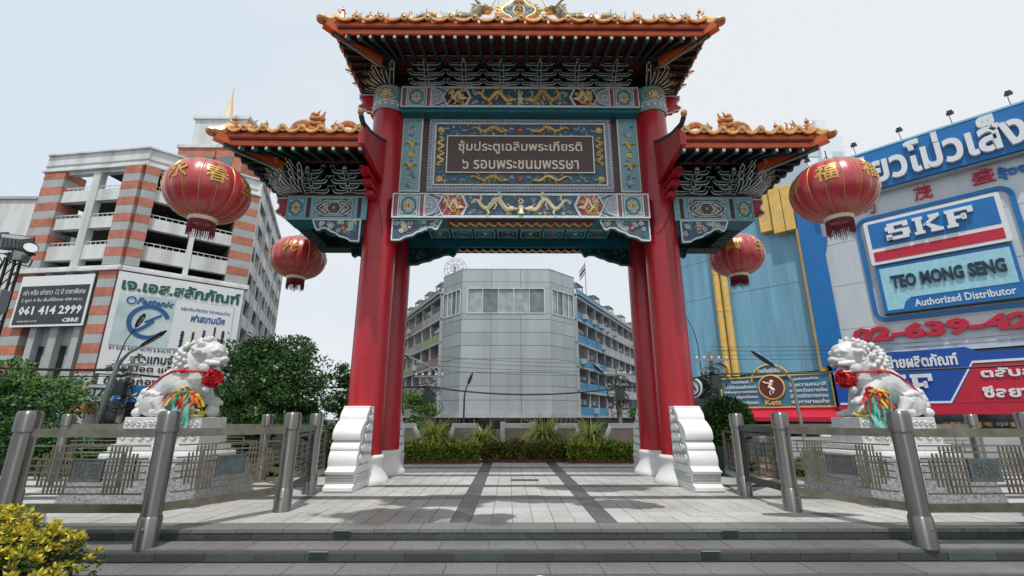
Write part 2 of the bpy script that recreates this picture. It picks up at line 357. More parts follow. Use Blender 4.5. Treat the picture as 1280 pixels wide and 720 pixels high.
# floor tiles: nearest 300 picked out singly, the rest in one mesh
TW, TD = .315, .415
rows = []; y = 7.66; bands = []
cnt = 0
while y < 17.3:
    for k in range(5 if y < 9 else (3 if y < 11 else 4)):
        rows.append((y, y + TD, 'l')); y += TD
    rows.append((y, y + TD * .96, 'd')); y += TD * .96
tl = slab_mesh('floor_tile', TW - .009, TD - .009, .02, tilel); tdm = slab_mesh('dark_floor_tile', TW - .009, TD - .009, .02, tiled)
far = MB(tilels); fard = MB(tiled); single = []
for (a, b, k) in rows:
    for i in range(-44, 46):
        x = .375 + (i + .5) * TW - .0
        dk = k == 'd' or (-.885 <= x <= -.57) or (1.316 <= x <= 1.66)
        single.append((a * 1.0 + abs(x) * .25, x, (a + b) / 2, dk, b - a))
single.sort()
for j, (_, x, yc, dk, dd) in enumerate(single):
    if dk: xx = x
    dz = random.uniform(-.003, .001)
    if j < 290:
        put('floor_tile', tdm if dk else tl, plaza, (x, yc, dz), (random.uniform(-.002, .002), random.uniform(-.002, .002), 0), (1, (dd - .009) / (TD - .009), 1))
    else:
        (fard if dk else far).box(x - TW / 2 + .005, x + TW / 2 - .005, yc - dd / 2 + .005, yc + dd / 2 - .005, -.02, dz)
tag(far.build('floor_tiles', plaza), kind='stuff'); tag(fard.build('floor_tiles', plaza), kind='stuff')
m = MB(steeld).box(.05, .75, 12.4, 12.75, -.02, .006)
for i in range(9): m.mat(steelr).box(.07 + i * .075, .10 + i * .075, 12.42, 12.73, .006, .012)
m.build('drain_grate', plaza)
# pavement and road behind
struct(MB(conc).box(-60, 60, 21.5, 24, -.409, -.27), 'pavement')
m = MB(signw)
for i in range(-14, 15): m.box(i * 4, i * 4 + 2, 30, 30.15, -.405, -.401)
struct(m, 'road_marking')

# ================================================================= GATE
XG = .32
gate = empty('chinese_gate', (XG, 13.05, 0), 'tall red Chinese ceremonial gate with orange tiled roofs and carved painted beams spanning the plaza', 'gate')
YF, YR, CR = 12.1, 14.0, .455
CXL = [XG - 3.9, XG + 3.9]
for x in CXL:
    for yy in (YF, YR):
        m = MB(red); m.smooth = True; m.lathe([(CR, .62), (CR, 10.22)], 48, (x, yy)); m.smooth = False
        for zz_ in (2.9, 5.6, 8.6): m.mat(redd).lathe([(CR + .0015, zz_), (CR + .0015, zz_ + .008)], 48, (x, yy), cap=False)
        c = m.build('column', gate)
        m = MB(wpaint); m.smooth = True
        prof = [(.66, 0), (.665, .06), (.64, .11), (.585, .19), (.53, .29), (.50, .4), (.50, .47), (.515, .53), (.53, .57), (.525, .61), (.49, .645), (.46, .65)]
        m.lathe(prof, 40, (x, yy)); m.build('column_base', c)
    # painted collar on the column heads
        m = MB(palet); m.smooth = True
        m.lathe([(CR + .02, 10.17), (CR + .035, 10.19), (CR + .035, 10.24)], 40, (x, yy), cap=False)
        m.mat(violet).lathe([(CR + .03, 10.24), (CR + .03, 10.4)], 40, (x, yy), cap=False)
        m.mat(wline).lathe([(CR + .035, 10.4), (CR + .045, 10.42), (CR + .035, 10.44)], 40, (x, yy), cap=False)
        m.mat(palet).lathe([(CR + .028, 10.44), (CR + .028, 10.86), (CR + .04, 10.88), (CR + .04, 10.95), (.1, 10.95)], 40, (x, yy))
        m.smooth = False
        if yy == YF:
            for k in range(-4, 5):
                q = -PI / 2 + k * .35; px, py = x + (CR + .04) * math.cos(q), yy + (CR + .04) * math.sin(q)
                m.mat(wline).ball((px, py, 10.32), (.05, .03, .05), 6, 4)
        o = m.build('painted_collar', c)
        if yy == YF:
            m = MB(rose); q = lambda a, r, dy=0: (x + r * math.cos(a), yy - math.sqrt((CR + .05) ** 2 - (r * math.cos(a)) ** 2) - dy, 10.66 + r * .72 * math.sin(a))
            m.mat(wline).tube([q(2 * PI * i / 24, .29) for i in range(25)], .014, 4)
            m.mat(gold).tube([q(2 * PI * i / 20, .2) for i in range(21)], .02, 4)
            m.mat(goldp)
            for i in range(7): m.ball(q(2 * PI * i / 7, .11, .01), (.045, .02, .035), 6, 4)
            m.ball(q(0, 0.001, .02), (.06, .03, .05), 6, 4)
            m.mat(rose)
            for i in range(10): m.ball(q(2 * PI * (i + .5) / 10, .25), (.03, .015, .022), 5, 3)
            m.build('medallion', c)
# white carved drum stones clamped to the outer faces of the columns
def drum_stone(x, y0, sgn, sx):
    # profile in (distance out from column, z)
    pr = [(0, 0), (1.20, 0), (1.24, .03), (1.24, .10), (1.16, .13), (1.12, .16), (1.12, .34), (1.20, .37), (1.23, .41)]
    def bulge(a0, z0, a1, z1, k):
        return [(a0 + (a1 - a0) * t + k * math.sin(PI * t) , z0 + (z1 - z0) * t) for t in (0, .15, .3, .45, .6, .75, .9, 1)]
    pr = pr + [(1.13, .44)] + bulge(1.06, .50, .98, .82, .05) + bulge(1.0, .84, .86, 1.02, .035) + bulge(.94, 1.04, .66, 1.44, .12) + bulge(.58, 1.46, .40, 1.72, .06) + [(.40, 1.76), (.33, 1.78), (0, 1.78)]
    m = MB(wpaint)
    hw = .31
    poly = [(y0 + sgn * d, z) for d, z in pr]
    m.prism(poly, x - hw, x + hw, 'x')
    o = m.build('drum_stone', gate, bevel=.012)
    # foot plinth with diaper relief and carved cheeks
    m = MB(M('carved_stone_ground', (.36, .38, .39), .8, var=.3, scale=14))
    inner = [(.06, .50), (.92, .50), (.90, .80), (.84, .84), (.74, 1.0), (.70, 1.06), (.56, 1.42), (.46, 1.46), (.32, 1.70), (.06, 1.72)]
    for side in (-1, 1):
        xx = x + side * hw; m.prism([(y0 + sgn * d, z) for d, z in inner], min(xx, xx + side * .004), max(xx, xx + side * .004), 'x'); m.prism([(y0 + sgn * d, z) for d, z in ((.06, .16), (1.08, .16), (1.08, .35), (.06, .35))], min(xx, xx + side * .004), max(xx, xx + side * .004), 'x')
    yy_ = y0 + sgn * 1.12; m.box(x - hw + .02, x + hw - .02, min(yy_, yy_ + sgn * .004), max(yy_, yy_ + sgn * .004), .165, .335)
    for side in (-1, 1):
        xs = x + side * (hw + .002)
        m.mat(concw); rr = random.Random(3)
        for i in range(20):
            for j in range(3):
                m.mat(wpaint).bar((xs + side * .004, y0 + sgn * (.08 + i * .05), .175 + j * .055), (xs + side * .004, y0 + sgn * (.125 + i * .05), .215 + j * .055), .014)
        # scroll relief on the cheek
        m.mat(wpaint)
        for (a, z, r) in ((.18, .6, .10), (.40, .62, .1), (.62, .62, .1), (.83, .64, .09), (.18, .84, .1), (.40, .86, .1), (.60, .86, .09), (.76, .86, .06), (.18, 1.08, .1), (.38, 1.08, .09), (.56, 1.08, .08), (.18, 1.3, .09), (.36, 1.3, .08), (.50, 1.28, .06), (.16, 1.5, .08), (.30, 1.5, .06), (.15, 1.65, .05)):
            for kk in (0, 1):
                pts = [(xs, y0 + sgn * (a + (r * (1 - t * .75)) * math.cos(kk * PI + t * 9)), z + (r * (1 - t * .75)) * math.sin(kk * PI + t * 9)) for t in [i / 12 for i in range(13)]]
                m.tube([(p_[0] + side * .004, p_[1], p_[2]) for p_ in pts], .019, 4)
            m.ball((xs, y0 + sgn * a, z), (.02, .03, .03), 6, 4)
    for i in range(11):      # key pattern across the front foot
        for j in range(3):
            xa = x - hw + .05 + i * .052
            yy = y0 + sgn * 1.128
            m.mat(wpaint).bar((xa - .015, yy, .175 + j * .055), (xa + .022, yy, .212 + j * .055), .016); m.bar((xa + .024, yy, .178 + j * .055), (xa + .008, yy, .194 + j * .055), .012)
    m.build('carved_relief', o)
for x in CXL:
    drum_stone(x, YF - .35, -1, 0); drum_stone(x, YR + .35, 1, 0)

# ---- relief pieces (u along the beam, w up, front of the relief at y)
def dragon(m, cx, cz, w, h, y, flip=1, r=.035, mat=None, legs=True):
    n = 26; pts = []; rs = []
    for i in range(n + 1):
        t = i / n; u = (-.46 + .84 * t) * w * flip; v = h * (.20 * math.sin(t * 3.6 * PI + .4) + .06 * math.sin(t * PI)) 
        pts.append((cx + u, y - .012, cz + v)); rs.append(r * (.25 + 1.1 * math.sin(PI * min(t * .62 + .06, 1))))
    m.mat(mat or gold).tube(pts, rs, 5)
    hx, _, hz = pts[-1]
    m.ball((hx + .03 * flip, y - .035, hz), (r * 1.9, r * 1.2, r * 1.5), 7, 5)
    m.ball((hx + .03 * flip + r * 2 * flip, y - .035, hz - r * .2), (r * 1.4, r * .9, r * .7), 6, 4)
    for s in (.4, 1): m.tube([(hx, y - .03, hz + r), (hx - .05 * flip, y - .04, hz + r * (1.6 + s)), (hx - .11 * flip, y - .03, hz + r * (1.8 + 1.5 * s))], [r * .4, r * .3, r * .08], 4)
    if legs:
        for t, d in ((5, 1), (10, -1), (15, -1), (18, 1)):
            px, _, pz = pts[t]; a = d * h * .30
            m.tube([(px, y - .01, pz), (px + .07 * flip, y - .03, pz + a * .6), (px + .02 * flip, y - .02, pz + a)], [r * .8, r * .6, r * .5], 4)
            for c in (-1, 0, 1): m.tube([(px + .02 * flip, y - .02, pz + a), (px + (.02 + .045 * c) * flip, y - .02, pz + a * 1.22)], [r * .4, r * .12], 3)
    for i in range(2, n, 2):
        px, _, pz = pts[i]; m.tube([(px, y - .02, pz + rs[i] * .6), (px - .02 * flip, y - .025, pz + rs[i] + r * .9)], [r * .3, r * .05], 3)
    return m
def scroll(m, cx, cz, r, y, ph=0, flip=1, t=.012, turns=1.6, mat=None):
    if mat: m.mat(mat)
    return m.tube([(cx + flip * r * (1 - .8 * k / 14) * math.cos(ph + turns * 2 * PI * k / 14), y - .008, cz + r * (1 - .8 * k / 14) * math.sin(ph + turns * 2 * PI * k / 14)) for k in range(15)], t, 4)
def flower(m, cx, cz, r, y, mat, n=7, cm=None):
    m.mat(mat)
    for i in range(n):
        a = 2 * PI * i / n; m.ball((cx + r * .62 * math.cos(a), y, cz + r * .62 * math.sin(a)), (r * .36, .02, r * .36), 6, 4)
    m.mat(cm or goldp).ball((cx, y - .012, cz), (r * .34, .03, r * .34), 7, 4); return m
def cloud(m, cx, cz, r, y, mat, rr):
    m.mat(mat)
    for i in range(3):
        scroll(m, cx + (i - 1) * r * .9, cz + rr.uniform(-.3, .3) * r, r * rr.uniform(.4, .6), y, rr.uniform(0, 6), rr.choice((-1, 1)), r * .11, 1.2)
    return m.tube([(cx - r * 1.6, y - .005, cz - r * .3), (cx, y - .012, cz - r * .1), (cx + r * 1.7, y - .005, cz - r * .35)], [r * .05, r * .14, r * .04], 4)
def frame(m, x0, x1, z0, z1, y, t, d=.02, mat=None):
    if mat: m.mat(mat)
    m.box(x0, x1, y - d, y, z0, z0 + t); m.box(x0, x1, y - d, y, z1 - t, z1); m.box(x0, x0 + t, y - d, y, z0 + t, z1 - t); m.box(x1 - t, x1, y - d, y, z0 + t, z1 - t); return m
def outline(m, poly, t, y0, y1, mat=None, close=True):
    if mat: m.mat(mat)
    P = list(poly) + ([poly[0], poly[1]] if close else [])
    for a, b in zip(P[:-1], P[1:]):
        if (a, b) == (P[-2], P[-1]) and close: break
        m.bar((a[0], (y0 + y1) / 2, a[1]), (b[0], (y0 + y1) / 2, b[1]), t, abs(y1 - y0)) if abs(a[0] - b[0]) + abs(a[1] - b[1]) > 1e-5 else None
    return m
def medal(m, cx, cz, hw, hh, y, field, rr):
    m.mat(wline if field is not palet else blued).tube([(cx + hw * .86 * math.cos(a), y - .006, cz + hh * .86 * math.sin(a)) for a in [2 * PI * k / 20 for k in range(21)]], .013, 4)
    m.mat(goldp)
    for k in range(6):
        a = 2 * PI * k / 6 + .5; scroll(m, cx + hw * .45 * math.cos(a), cz + hh * .45 * math.sin(a), hw * .26, y, a, 1, .014, 1.1)
    flower(m, cx, cz, hw * .32, y - .005, gold, 6, rose)
    for sx in (-1, 1):
        for sz in (-1, 1): scroll(m, cx + sx * hw * .82, cz + sz * hh * .78, hw * .2, y, 0, sx, .011, 1.3, mat=wline)

def painted_beam(x0, x1, z0, z1, yf, yb, light, name='painted_beam', face=True):
    xc = (x0 + x1) / 2; L = (x1 - x0) / 2; H = z1 - z0; zc = (z0 + z1) / 2; rr = random.Random(5)
    m = MB(teal).box(x0, x1, yf, yb, z0, z1); o = m.build(name, gate)
    if not face: return o
    y = yf - .001
    edge = wline
    m = MB(edge); frame(m, x0, x1, z0, z1, y + .001, .035, .035)
    a, b = z0 + .05, z1 - .05
    for s in (-1, 1):
        X = lambda f: xc + s * L * f
        def bx(f0, f1, zz0, zz1, mat, d): p, q = sorted((X(f0), X(f1))); m.mat(mat).box(p, q, y - d, y, zz0, zz1)
        bx(.985, .965, a, b, rose, .012); bx(.958, .948, a, b, edge, .02)
        bx(.945, .80, a, b, palet if not light else paleg, .008)
        p, q = sorted((X(.94), X(.805))); frame(m, p, q, a, b, y - .006, .016, .02, edge)
        medal(m, X(.872), zc, L * .062, H * .38, y - .012, palet, rr)
        bx(.795, .785, a, b, edge, .02); bx(.78, .762, a, b, rose, .012); bx(.757, .745, a, b, edge, .02)
        # double chevron field
        bx(.745, .60, a, b, violet, .006)
        for ff, mt in ((.70, wline), (.66, blued), (.62, wline)):
            pts = [(X(ff + .05), b), (X(ff - .02), b - H * .12), (X(ff - .055), zc), (X(ff - .02), a + H * .12), (X(ff + .05), a)]
            m.mat(mt).ribbon(pts, .022, y - .03, y)
        frame(m, min(X(.735), X(.69)), max(X(.735), X(.69)), zc - .08, zc + .08, y - .006, .016, .02, wline)
        # hexagonal red field
        hexp = [(X(.605), b), (X(.465), b), (X(.425), zc), (X(.465), a), (X(.605), a), (X(.645), zc)]
        m.mat(redd if not light else rose).prism(hexp, y - .012, y); 
        hx = hexp + [hexp[0]]
        for k in range(6): m.mat(wline).bar((hx[k][0], y - .02, hx[k][1]), (hx[k + 1][0], y - .02, hx[k + 1][1]), .024, .03)
        for k in range(16):
            u = X(.47 + .13 * rr.random()); v = rr.uniform(a + .08, b - .08)
            (scroll(m, u, v, rr.uniform(.035, .07), y - .02, rr.uniform(0, 6), rr.choice((-1, 1)), .018, 1.2, mat=gold) if k % 3 else flower(m, u, v, .06, y - .03, goldp, 5, rose))
        dragon(m, X(.535), zc + .02, L * .15, H * .8, y - .02, -s, .03, goldp)
    # central blue field
    cf = [(xc - L * .455, b), (xc + L * .455, b), (xc + L * .415, zc), (xc + L * .455, a), (xc - L * .455, a), (xc - L * .415, zc)]
    m.mat(blued).prism(cf, y - .008, y)
    cf = cf + [cf[0]]
    for k in range(6): m.mat(wline).bar((cf[k][0], y - .02, cf[k][1]), (cf[k + 1][0], y - .02, cf[k + 1][1]), .022, .03)
    o2 = m.build('painted_panel', o)
    m = MB(gold)
    for s in (-1, 1):
        dragon(m, xc + s * L * .22, zc, L * .36, H * .95, y - .012, -s, .052 if light else .048, goldp if light else gold)
        cloud(m, xc + s * L * .38, zc + H * .2, .07, y - .008, palet, rr); cloud(m, xc + s * L * .37, zc - H * .25, .06, y - .008, palet, rr)
        cloud(m, xc + s * L * .1, zc + H * .27, .05, y - .008, palet, rr)
    m.mat(goldp).ball((xc, y - .03, zc - H * .1), (.09, .04, .09)); m.tube([(xc, y - .02, zc - H * .36), (xc, y - .02, zc + .02)], [.09, .03], 6); flower(m, xc, zc + H * .18, .09, y - .02, goldp, 6, rose)
    for k in range(90):
        u = xc + rr.uniform(-.41, .41) * L; v = rr.uniform(z0 + .10, z1 - .10)
        scroll(m, u, v, rr.uniform(.025, .05), y - .008, rr.uniform(0, 6), rr.choice((-1, 1)), .010, 1.1, mat=(palet, wline, gold, violet, palet)[k % 5])
    for k in range(10): flower(m, xc + rr.uniform(-.40, .40) * L, rr.choice((z0 + .13, z1 - .13)), .045, y - .01, (rose, goldp)[k % 2], 5)
    m.build('dragon_relief', o)
    return o
x0, x1 = XG - 3.48, XG + 3.48
painted_beam(x0, x1, 10.2, 10.9, 11.66, 12.3, False)
painted_beam(x0, x1, 6.68, 7.40, 11.57, 12.35, True)
painted_beam(x0, x1, 6.66, 7.3, 13.75, 14.3, False, 'rear_painted_beam', False)
painted_beam(x0, x1, 10.2, 10.9, 13.75, 14.4, False, 'rear_upper_beam', False)
m = MB(teal).box(x0, x1, 11.70, 12.5, 10.08, 10.197); m.build('underbeam', gate)
# ceiling between the two lower beams, coffered
m = MB(dgreen).box(x0, x1, 12.35, 13.75, 6.98, 7.3); soff = m.build('soffit', gate)
m = MB(gold)
for yy in (11.7, 13.82):       # gilded underside of both beams
    m.mat(redd).box(XG - 2.0, XG + 2.0, yy, yy + .42, 6.66 if yy > 13 else 6.655, 6.68)
    for i in range(-7, 8):
        m.mat(gold)
        m.tube([(XG + i * .26 + .12 * math.cos(t * .9), yy + .2 + .13 * math.sin(t * 1.3), 6.645) for t in range(7)], .03, 4)
        flower
    for i in range(-7, 8): m.mat(palet if i % 3 else rose).ball((XG + i * .26 + .13, yy + .2, 6.65), (.06, .08, .02), 6, 4)
m.build('gilded_relief', soff)
for j in range(2):
    for i in range(8):
        if i in (): continue
        xa = XG - 2.75 + i * .69 + (.0 if i < 4 else .02); ya = 12.45 + j * .64
        m = MB(teal if i not in (3, 4) else dgreen)
        m.xf = Matrix.Translation((0, 0, 0))
        m.box(xa, xa + .62, ya, ya + .56, 6.955, 6.98)
        for (p, q, r_, s_) in ((xa, xa + .62, ya, ya + .03), (xa, xa + .62, ya + .53, ya + .56), (xa, xa + .03, ya + .03, ya + .53), (xa + .59, xa + .62, ya + .03, ya + .53)): m.mat(wline if j == 0 else palet).box(p, q, r_, s_, 6.93, 6.955)
        m.mat(wline)
        for k in range(16):
            pass
        pts = [(xa + .31 + .2 * math.cos(t), ya + .28 + .17 * math.sin(t), 6.945) for t in [2 * PI * k / 12 for k in range(13)]]
        m.mat(palet).tube(pts, .012, 4); m.mat(rose if i % 2 else gold).ball((xa + .31, ya + .28, 6.95), (.08, .07, .02), 7, 4)
        m.build('ceiling_coffer', soff)
# ---- name board wall
m = MB(brown).box(x0 + .1, x1 - .1, 12.08, 12.3, 7.38, 10.2); bw = m.build('board_wall', gate)
m = MB(violet).box(XG - 2.68, XG + 2.68, 12.03, 12.08, 7.70, 10.08)
for i in range(54):         # meander key border
    xa = XG - 2.63 + i * .0985
    for zz in (7.76, 9.97):
        m.mat(palet if 0 else wline).bar((xa, 12.022, zz), (xa, 12.022, zz + .06), .018, .016); m.bar((xa, 12.022, zz + .06), (xa + .06, 12.022, zz + .06), .018, .016); m.mat(blued).bar((xa + .03, 12.024, zz), (xa + .075, 12.024, zz + .02), .02, .014)
for i in range(21):
    za = 7.86 + i * .0985
    for xx in (XG - 2.63, XG + 2.56):
        m.mat(wline).bar((xx, 12.022, za), (xx + .06, 12.022, za), .018, .016); m.bar((xx + .06, 12.022, za), (xx + .06, 12.022, za + .06), .018, .016); m.mat(blued).bar((xx, 12.024, za + .04), (xx + .03, 12.024, za + .07), .02, .014)
frame(m, XG - 2.50, XG + 2.50, 7.88, 9.92, 12.04, .035, .05, cream)
m.mat(blued).box(XG - 2.465, XG + 2.465, 12.015, 12.035, 7.915, 9.885)
nb = m.build('name_board', gate)
m = MB(brown).box(XG - 2.12, XG + 2.12, 11.985, 12.02, 8.28, 9.46); frame(m, XG - 2.14, XG + 2.14, 8.26, 9.48, 12.0, .03, .04, cream); m.build('inscription_plate', nb)
m = MB(goldp)
text(m, 'ซุ้มประตูเฉลิมพระเกียรติ', XG - 1.80, XG + 1.80, 8.88, 9.32, 11.97, .03, cream, .009)
text(m, '๖ รอบพระชนมพรรษา', XG - 1.68, XG + 1.68, 8.39, 8.69, 11.97, .03, cream, .009)
m.build('lettering', nb)
m = MB(gold); rr = random.Random(9)
for s in (-1, 1):
    for zz in (9.69, 8.08):
        dragon(m, XG + s * .9, zz, 1.15, .33, 12.0, -s, .036, gold)
        for k in range(3): cloud(m, XG + s * (1.65 + .25 * k), zz + rr.uniform(-.06, .06), .05, 12.01, violet if k % 2 else wline, rr)
        flower(m, XG + s * 2.32, zz, .11, 12.0, gold, 8, goldp); cloud(m, XG + s * .25, zz + .05, .05, 12.01, wline, rr)
    for k in range(46):
        u = rr.uniform(.2, 2.4); zz = rr.choice((rr.uniform(9.52, 9.85), rr.uniform(7.95, 8.22))); scroll(m, XG + s * u, zz, rr.uniform(.025, .045), 12.012, rr.uniform(0, 6), 1, .010, 1.1, mat=(wline, palet, violet)[k % 3])
    for zz in (8.72, 9.18):
        pts = [(XG + s * (2.31 + .09 * math.sin(t * 1.25)), 11.99, zz - .22 + t * .045) for t in range(11)]
        m.mat(gold).tube(pts, [.02 + .025 * math.sin(PI * t / 10) for t in range(11)], 5)
        for t in range(0, 11, 2): m.tube([pts[t], (pts[t][0] + s * rr.choice((-1, 1)) * .09, 11.99, pts[t][2] + .05)], [.02, .006], 4)
        m.ball((pts[-1][0], 11.97, pts[-1][2]), (.055, .04, .05), 6, 4)
    cloud(m, XG + s * 2.32, 8.3, .05, 12.01, violet, rr)
for zz in (9.69, 8.08): flower(m, XG, zz, .11, 12.0, rose, 7, gold)
m.build('dragon_relief', nb)
for s in (-1, 1):           # pale side strips
    xa = XG + s * 3.17; m = MB(paleg).box(xa - .27, xa + .27, 12.04, 12.08, 7.72, 10.08); frame(m, xa - .30, xa + .30, 7.69, 10.11, 12.075, .035, .055, cream)
    o = m.build('side_strip', gate); m = MB(gold)
    for k, zz in enumerate((9.55, 9.2, 8.87, 8.5, 8.1)):
        if k in (1, 3):
            m.mat(gold).ball((xa, 12.02, zz), (.08, .04, .06), 7, 5)
            for d in (-1, 1): m.tube([(xa, 12.02, zz), (xa + d * .11, 12.0, zz + .08), (xa + d * .2, 12.01, zz + .02)], [.05, .04, .01], 5)
            m.tube([(xa, 12.02, zz), (xa + .05, 12.0, zz - .16)], [.04, .015], 5)
        elif k == 2: flower(m, xa, zz, .1, 12.02, gold, 7, goldp)
        else:
            for j in range(4): scroll(m, xa + rr.uniform(-.08, .08), zz + rr.uniform(-.16, .16), .08, 12.03, rr.uniform(0, 6), 1, .016, 1.2, mat=violet if j % 2 else wline)
    for k in range(16): cloud(m, xa + rr.uniform(-.14, .14), 7.85 + k * .14, .035, 12.035, wline if k % 2 else blued, rr)
    m.build('bird_relief', o)

# ---- carved corner brackets under the beams (in a beam's plane)
def corner_bracket(xa, zt, s, yf, w, h, full, d=.16):
    # xa = column side, s = direction away from the column
    P = [(0, 0), (w, 0), (w * .99, -h * .10), (w * .92, -h * .42), (w * .89, -h * .5), (w * .80, -h * .38), (w * .70, -h * .40), (w * .6, -h * .55), (w * .5, -h * .62), (w * .42, -h * .76), (w * .30, -h * .82), (w * .22, -h * .9), (w * .18, -h * .98), (0, -h)]
    Q = [(xa + s * u, zt + v) for u, v in P]
    m = MB(dgreen if not full else blued).prism(Q, yf, yf + d)
    mt = wline if full else dgreen
    q = Q + [Q[0]]
    for a, b in zip(q[:-1], q[1:]): m.mat(mt if full else teal).bar((a[0], yf - .005, a[1]), (b[0], yf - .005, b[1]), .035, .04)
    rr = random.Random(int(abs(xa) * 10))
    for k in range(20):
        u = rr.uniform(.06, .9); v = rr.uniform(.12, .75) * (1 - u * .55)
        scroll(m, xa + s * u * w, zt - v * h, .07, yf - .002, rr.uniform(0, 6), rr.choice((-1, 1)), .014, 1.3, mat=[wline, wline, goldp, palet][k % 4] if full else [teal, dgreen][k % 2])
    if full: flower(m, xa + s * w * .35, zt - h * .4, .09, yf - .01, rose, 6, goldp)
    m.build('corner_bracket', gate)
for s in (-1, 1):
    corner_bracket(XG + s * 3.46, 6.675, -s, 11.66, 1.32, .60, True)
    corner_bracket(XG + s * 3.46, 6.66, -s, 13.8, 1.55, .55, False)
    corner_bracket(XG + s * 4.34, 6.675, s, 11.7, 1.28, .62, True)
    corner_bracket(XG + s * 4.34, 6.655, s, 13.8, .95, .60, False)
    # maroon ledges behind the corner brackets
# ---- cantilevered side frames
for s in (-1, 1):
    a, b = sorted((XG + s * 4.2, XG + s * 6.38)); zc = 7.03
    m = MB(teal).box(a, b, 11.72, 12.35, 6.68, 7.38); o = m.build('side_beam', gate)
    y = 11.719; X = lambda f: XG + s * f
    m = MB(palet); frame(m, a, b, 6.68, 7.38, y + .001, .05, .035, palet)
    bx = lambda f0, f1, mt, d: m.mat(mt).box(min(X(f0), X(f1)), max(X(f0), X(f1)), y - d, y, 6.74, 7.33)
    bx(4.26, 4.36, palet, .02); bx(4.38, 4.45, redd, .02); bx(4.46, 4.58, palet, .025); bx(5.62, 5.74, palet, .025); bx(5.76, 5.84, redd, .02); bx(5.85, 5.92, palet, .025)
    p, q = sorted((X(4.6), X(5.6))); m.mat(blued).box(p, q, y - .008, y, 6.74, 7.33); frame(m, p, q, 6.74, 7.33, y - .005, .016, .02, wline)
    cx = (p + q) / 2
    for rx, rz, mt in ((.47, .25, wline), (.36, .19, goldp), (.17, .2, wline)):
        m.mat(mt).tube([(cx + rx * math.cos(t) * (1 + .12 * math.cos(4 * t)), y - .02, zc + rz * math.sin(t) * (1 - .12 * math.cos(4 * t))) for t in [2 * PI * k / 24 for k in range(25)]], .014, 4)
    for k in (-1, 1):
        for j in (-1, 1):
            scroll(m, cx + k * .24, zc + j * .07, .08, y - .015, 0, k, .014, 1.3, mat=goldp); scroll(m, cx + k * .42, zc + j * .21, .07, y - .01, 0, -k, .012, 1.3, mat=wline)
    flower(m, cx, zc, .09, y - .02, rose, 6, wline)
    p, q = sorted((X(5.94), X(6.33))); m.mat(palet).box(p, q, y - .008, y, 6.74, 7.33); medal(m, (p + q) / 2, zc, .18, .25, y - .012, palet, rr)
    m.build('painted_panel', o)
    # scalloped red beam end
    def beam_end(xa, z0, z1, s, y, dd=.14, w=.34):
        h = z1 - z0; P = [(0, z1), (w, z1), (w * .93, z1 - .1 * h), (w * .97, z1 - .2 * h), (w * .8, z1 - .3 * h), (w * .72, z1 - .42 * h), (w * .78, z1 - .52 * h), (w, z1 - .62 * h), (w * .9, z1 - .74 * h), (w * .55, z1 - .8 * h), (w * .45, z1 - .9 * h), (w * .15, z1 - .93 * h), (0, z0)]
        Q = [(xa + s * u, v) for u, v in P]; mm = MB(red).prism(Q, y, y + dd); q = Q + [Q[0]]
        for c, d in zip(q[:-1], q[1:]): mm.mat(wline).bar((c[0], y, c[1]), (d[0], y, d[1]), .022, .03)
        mm.build('beam_end', gate)
    beam_end(XG + s * 6.39, 6.75, 7.36, s, 11.8); beam_end(XG + s * (3.9 + CR + .03), 10.25, 10.88, s, 12.0, .14, .45)
    m = MB(dgreen).box(a, b, 13.8, 14.3, 6.66, 7.38).box(min(X(6.0), X(6.38)), max(X(6.0), X(6.38)), 12.35, 13.8, 6.7, 7.36); m.build('rear_side_beam', gate)
    m = MB(teal).box(a, b, 12.35, 13.8, 7.0, 7.3)
    for j in range(2):
        for i in range(3):
            c_ = X(4.75 + i * .5); m.mat(palet); m.tube([(c_ + .17 * math.cos(t), 12.72 + j * .68 + .2 * math.sin(t), 6.99) for t in [2 * PI * k / 12 for k in range(13)]], .014, 4)
    for i in range(4): m.mat(blued).tube([(X(6.19) + .13 * math.cos(t), 12.5 + i * .38 + .12 * math.sin(t), 6.685) for t in [2 * PI * k / 12 for k in range(13)]], .014, 4)
    m.build('side_soffit', gate)

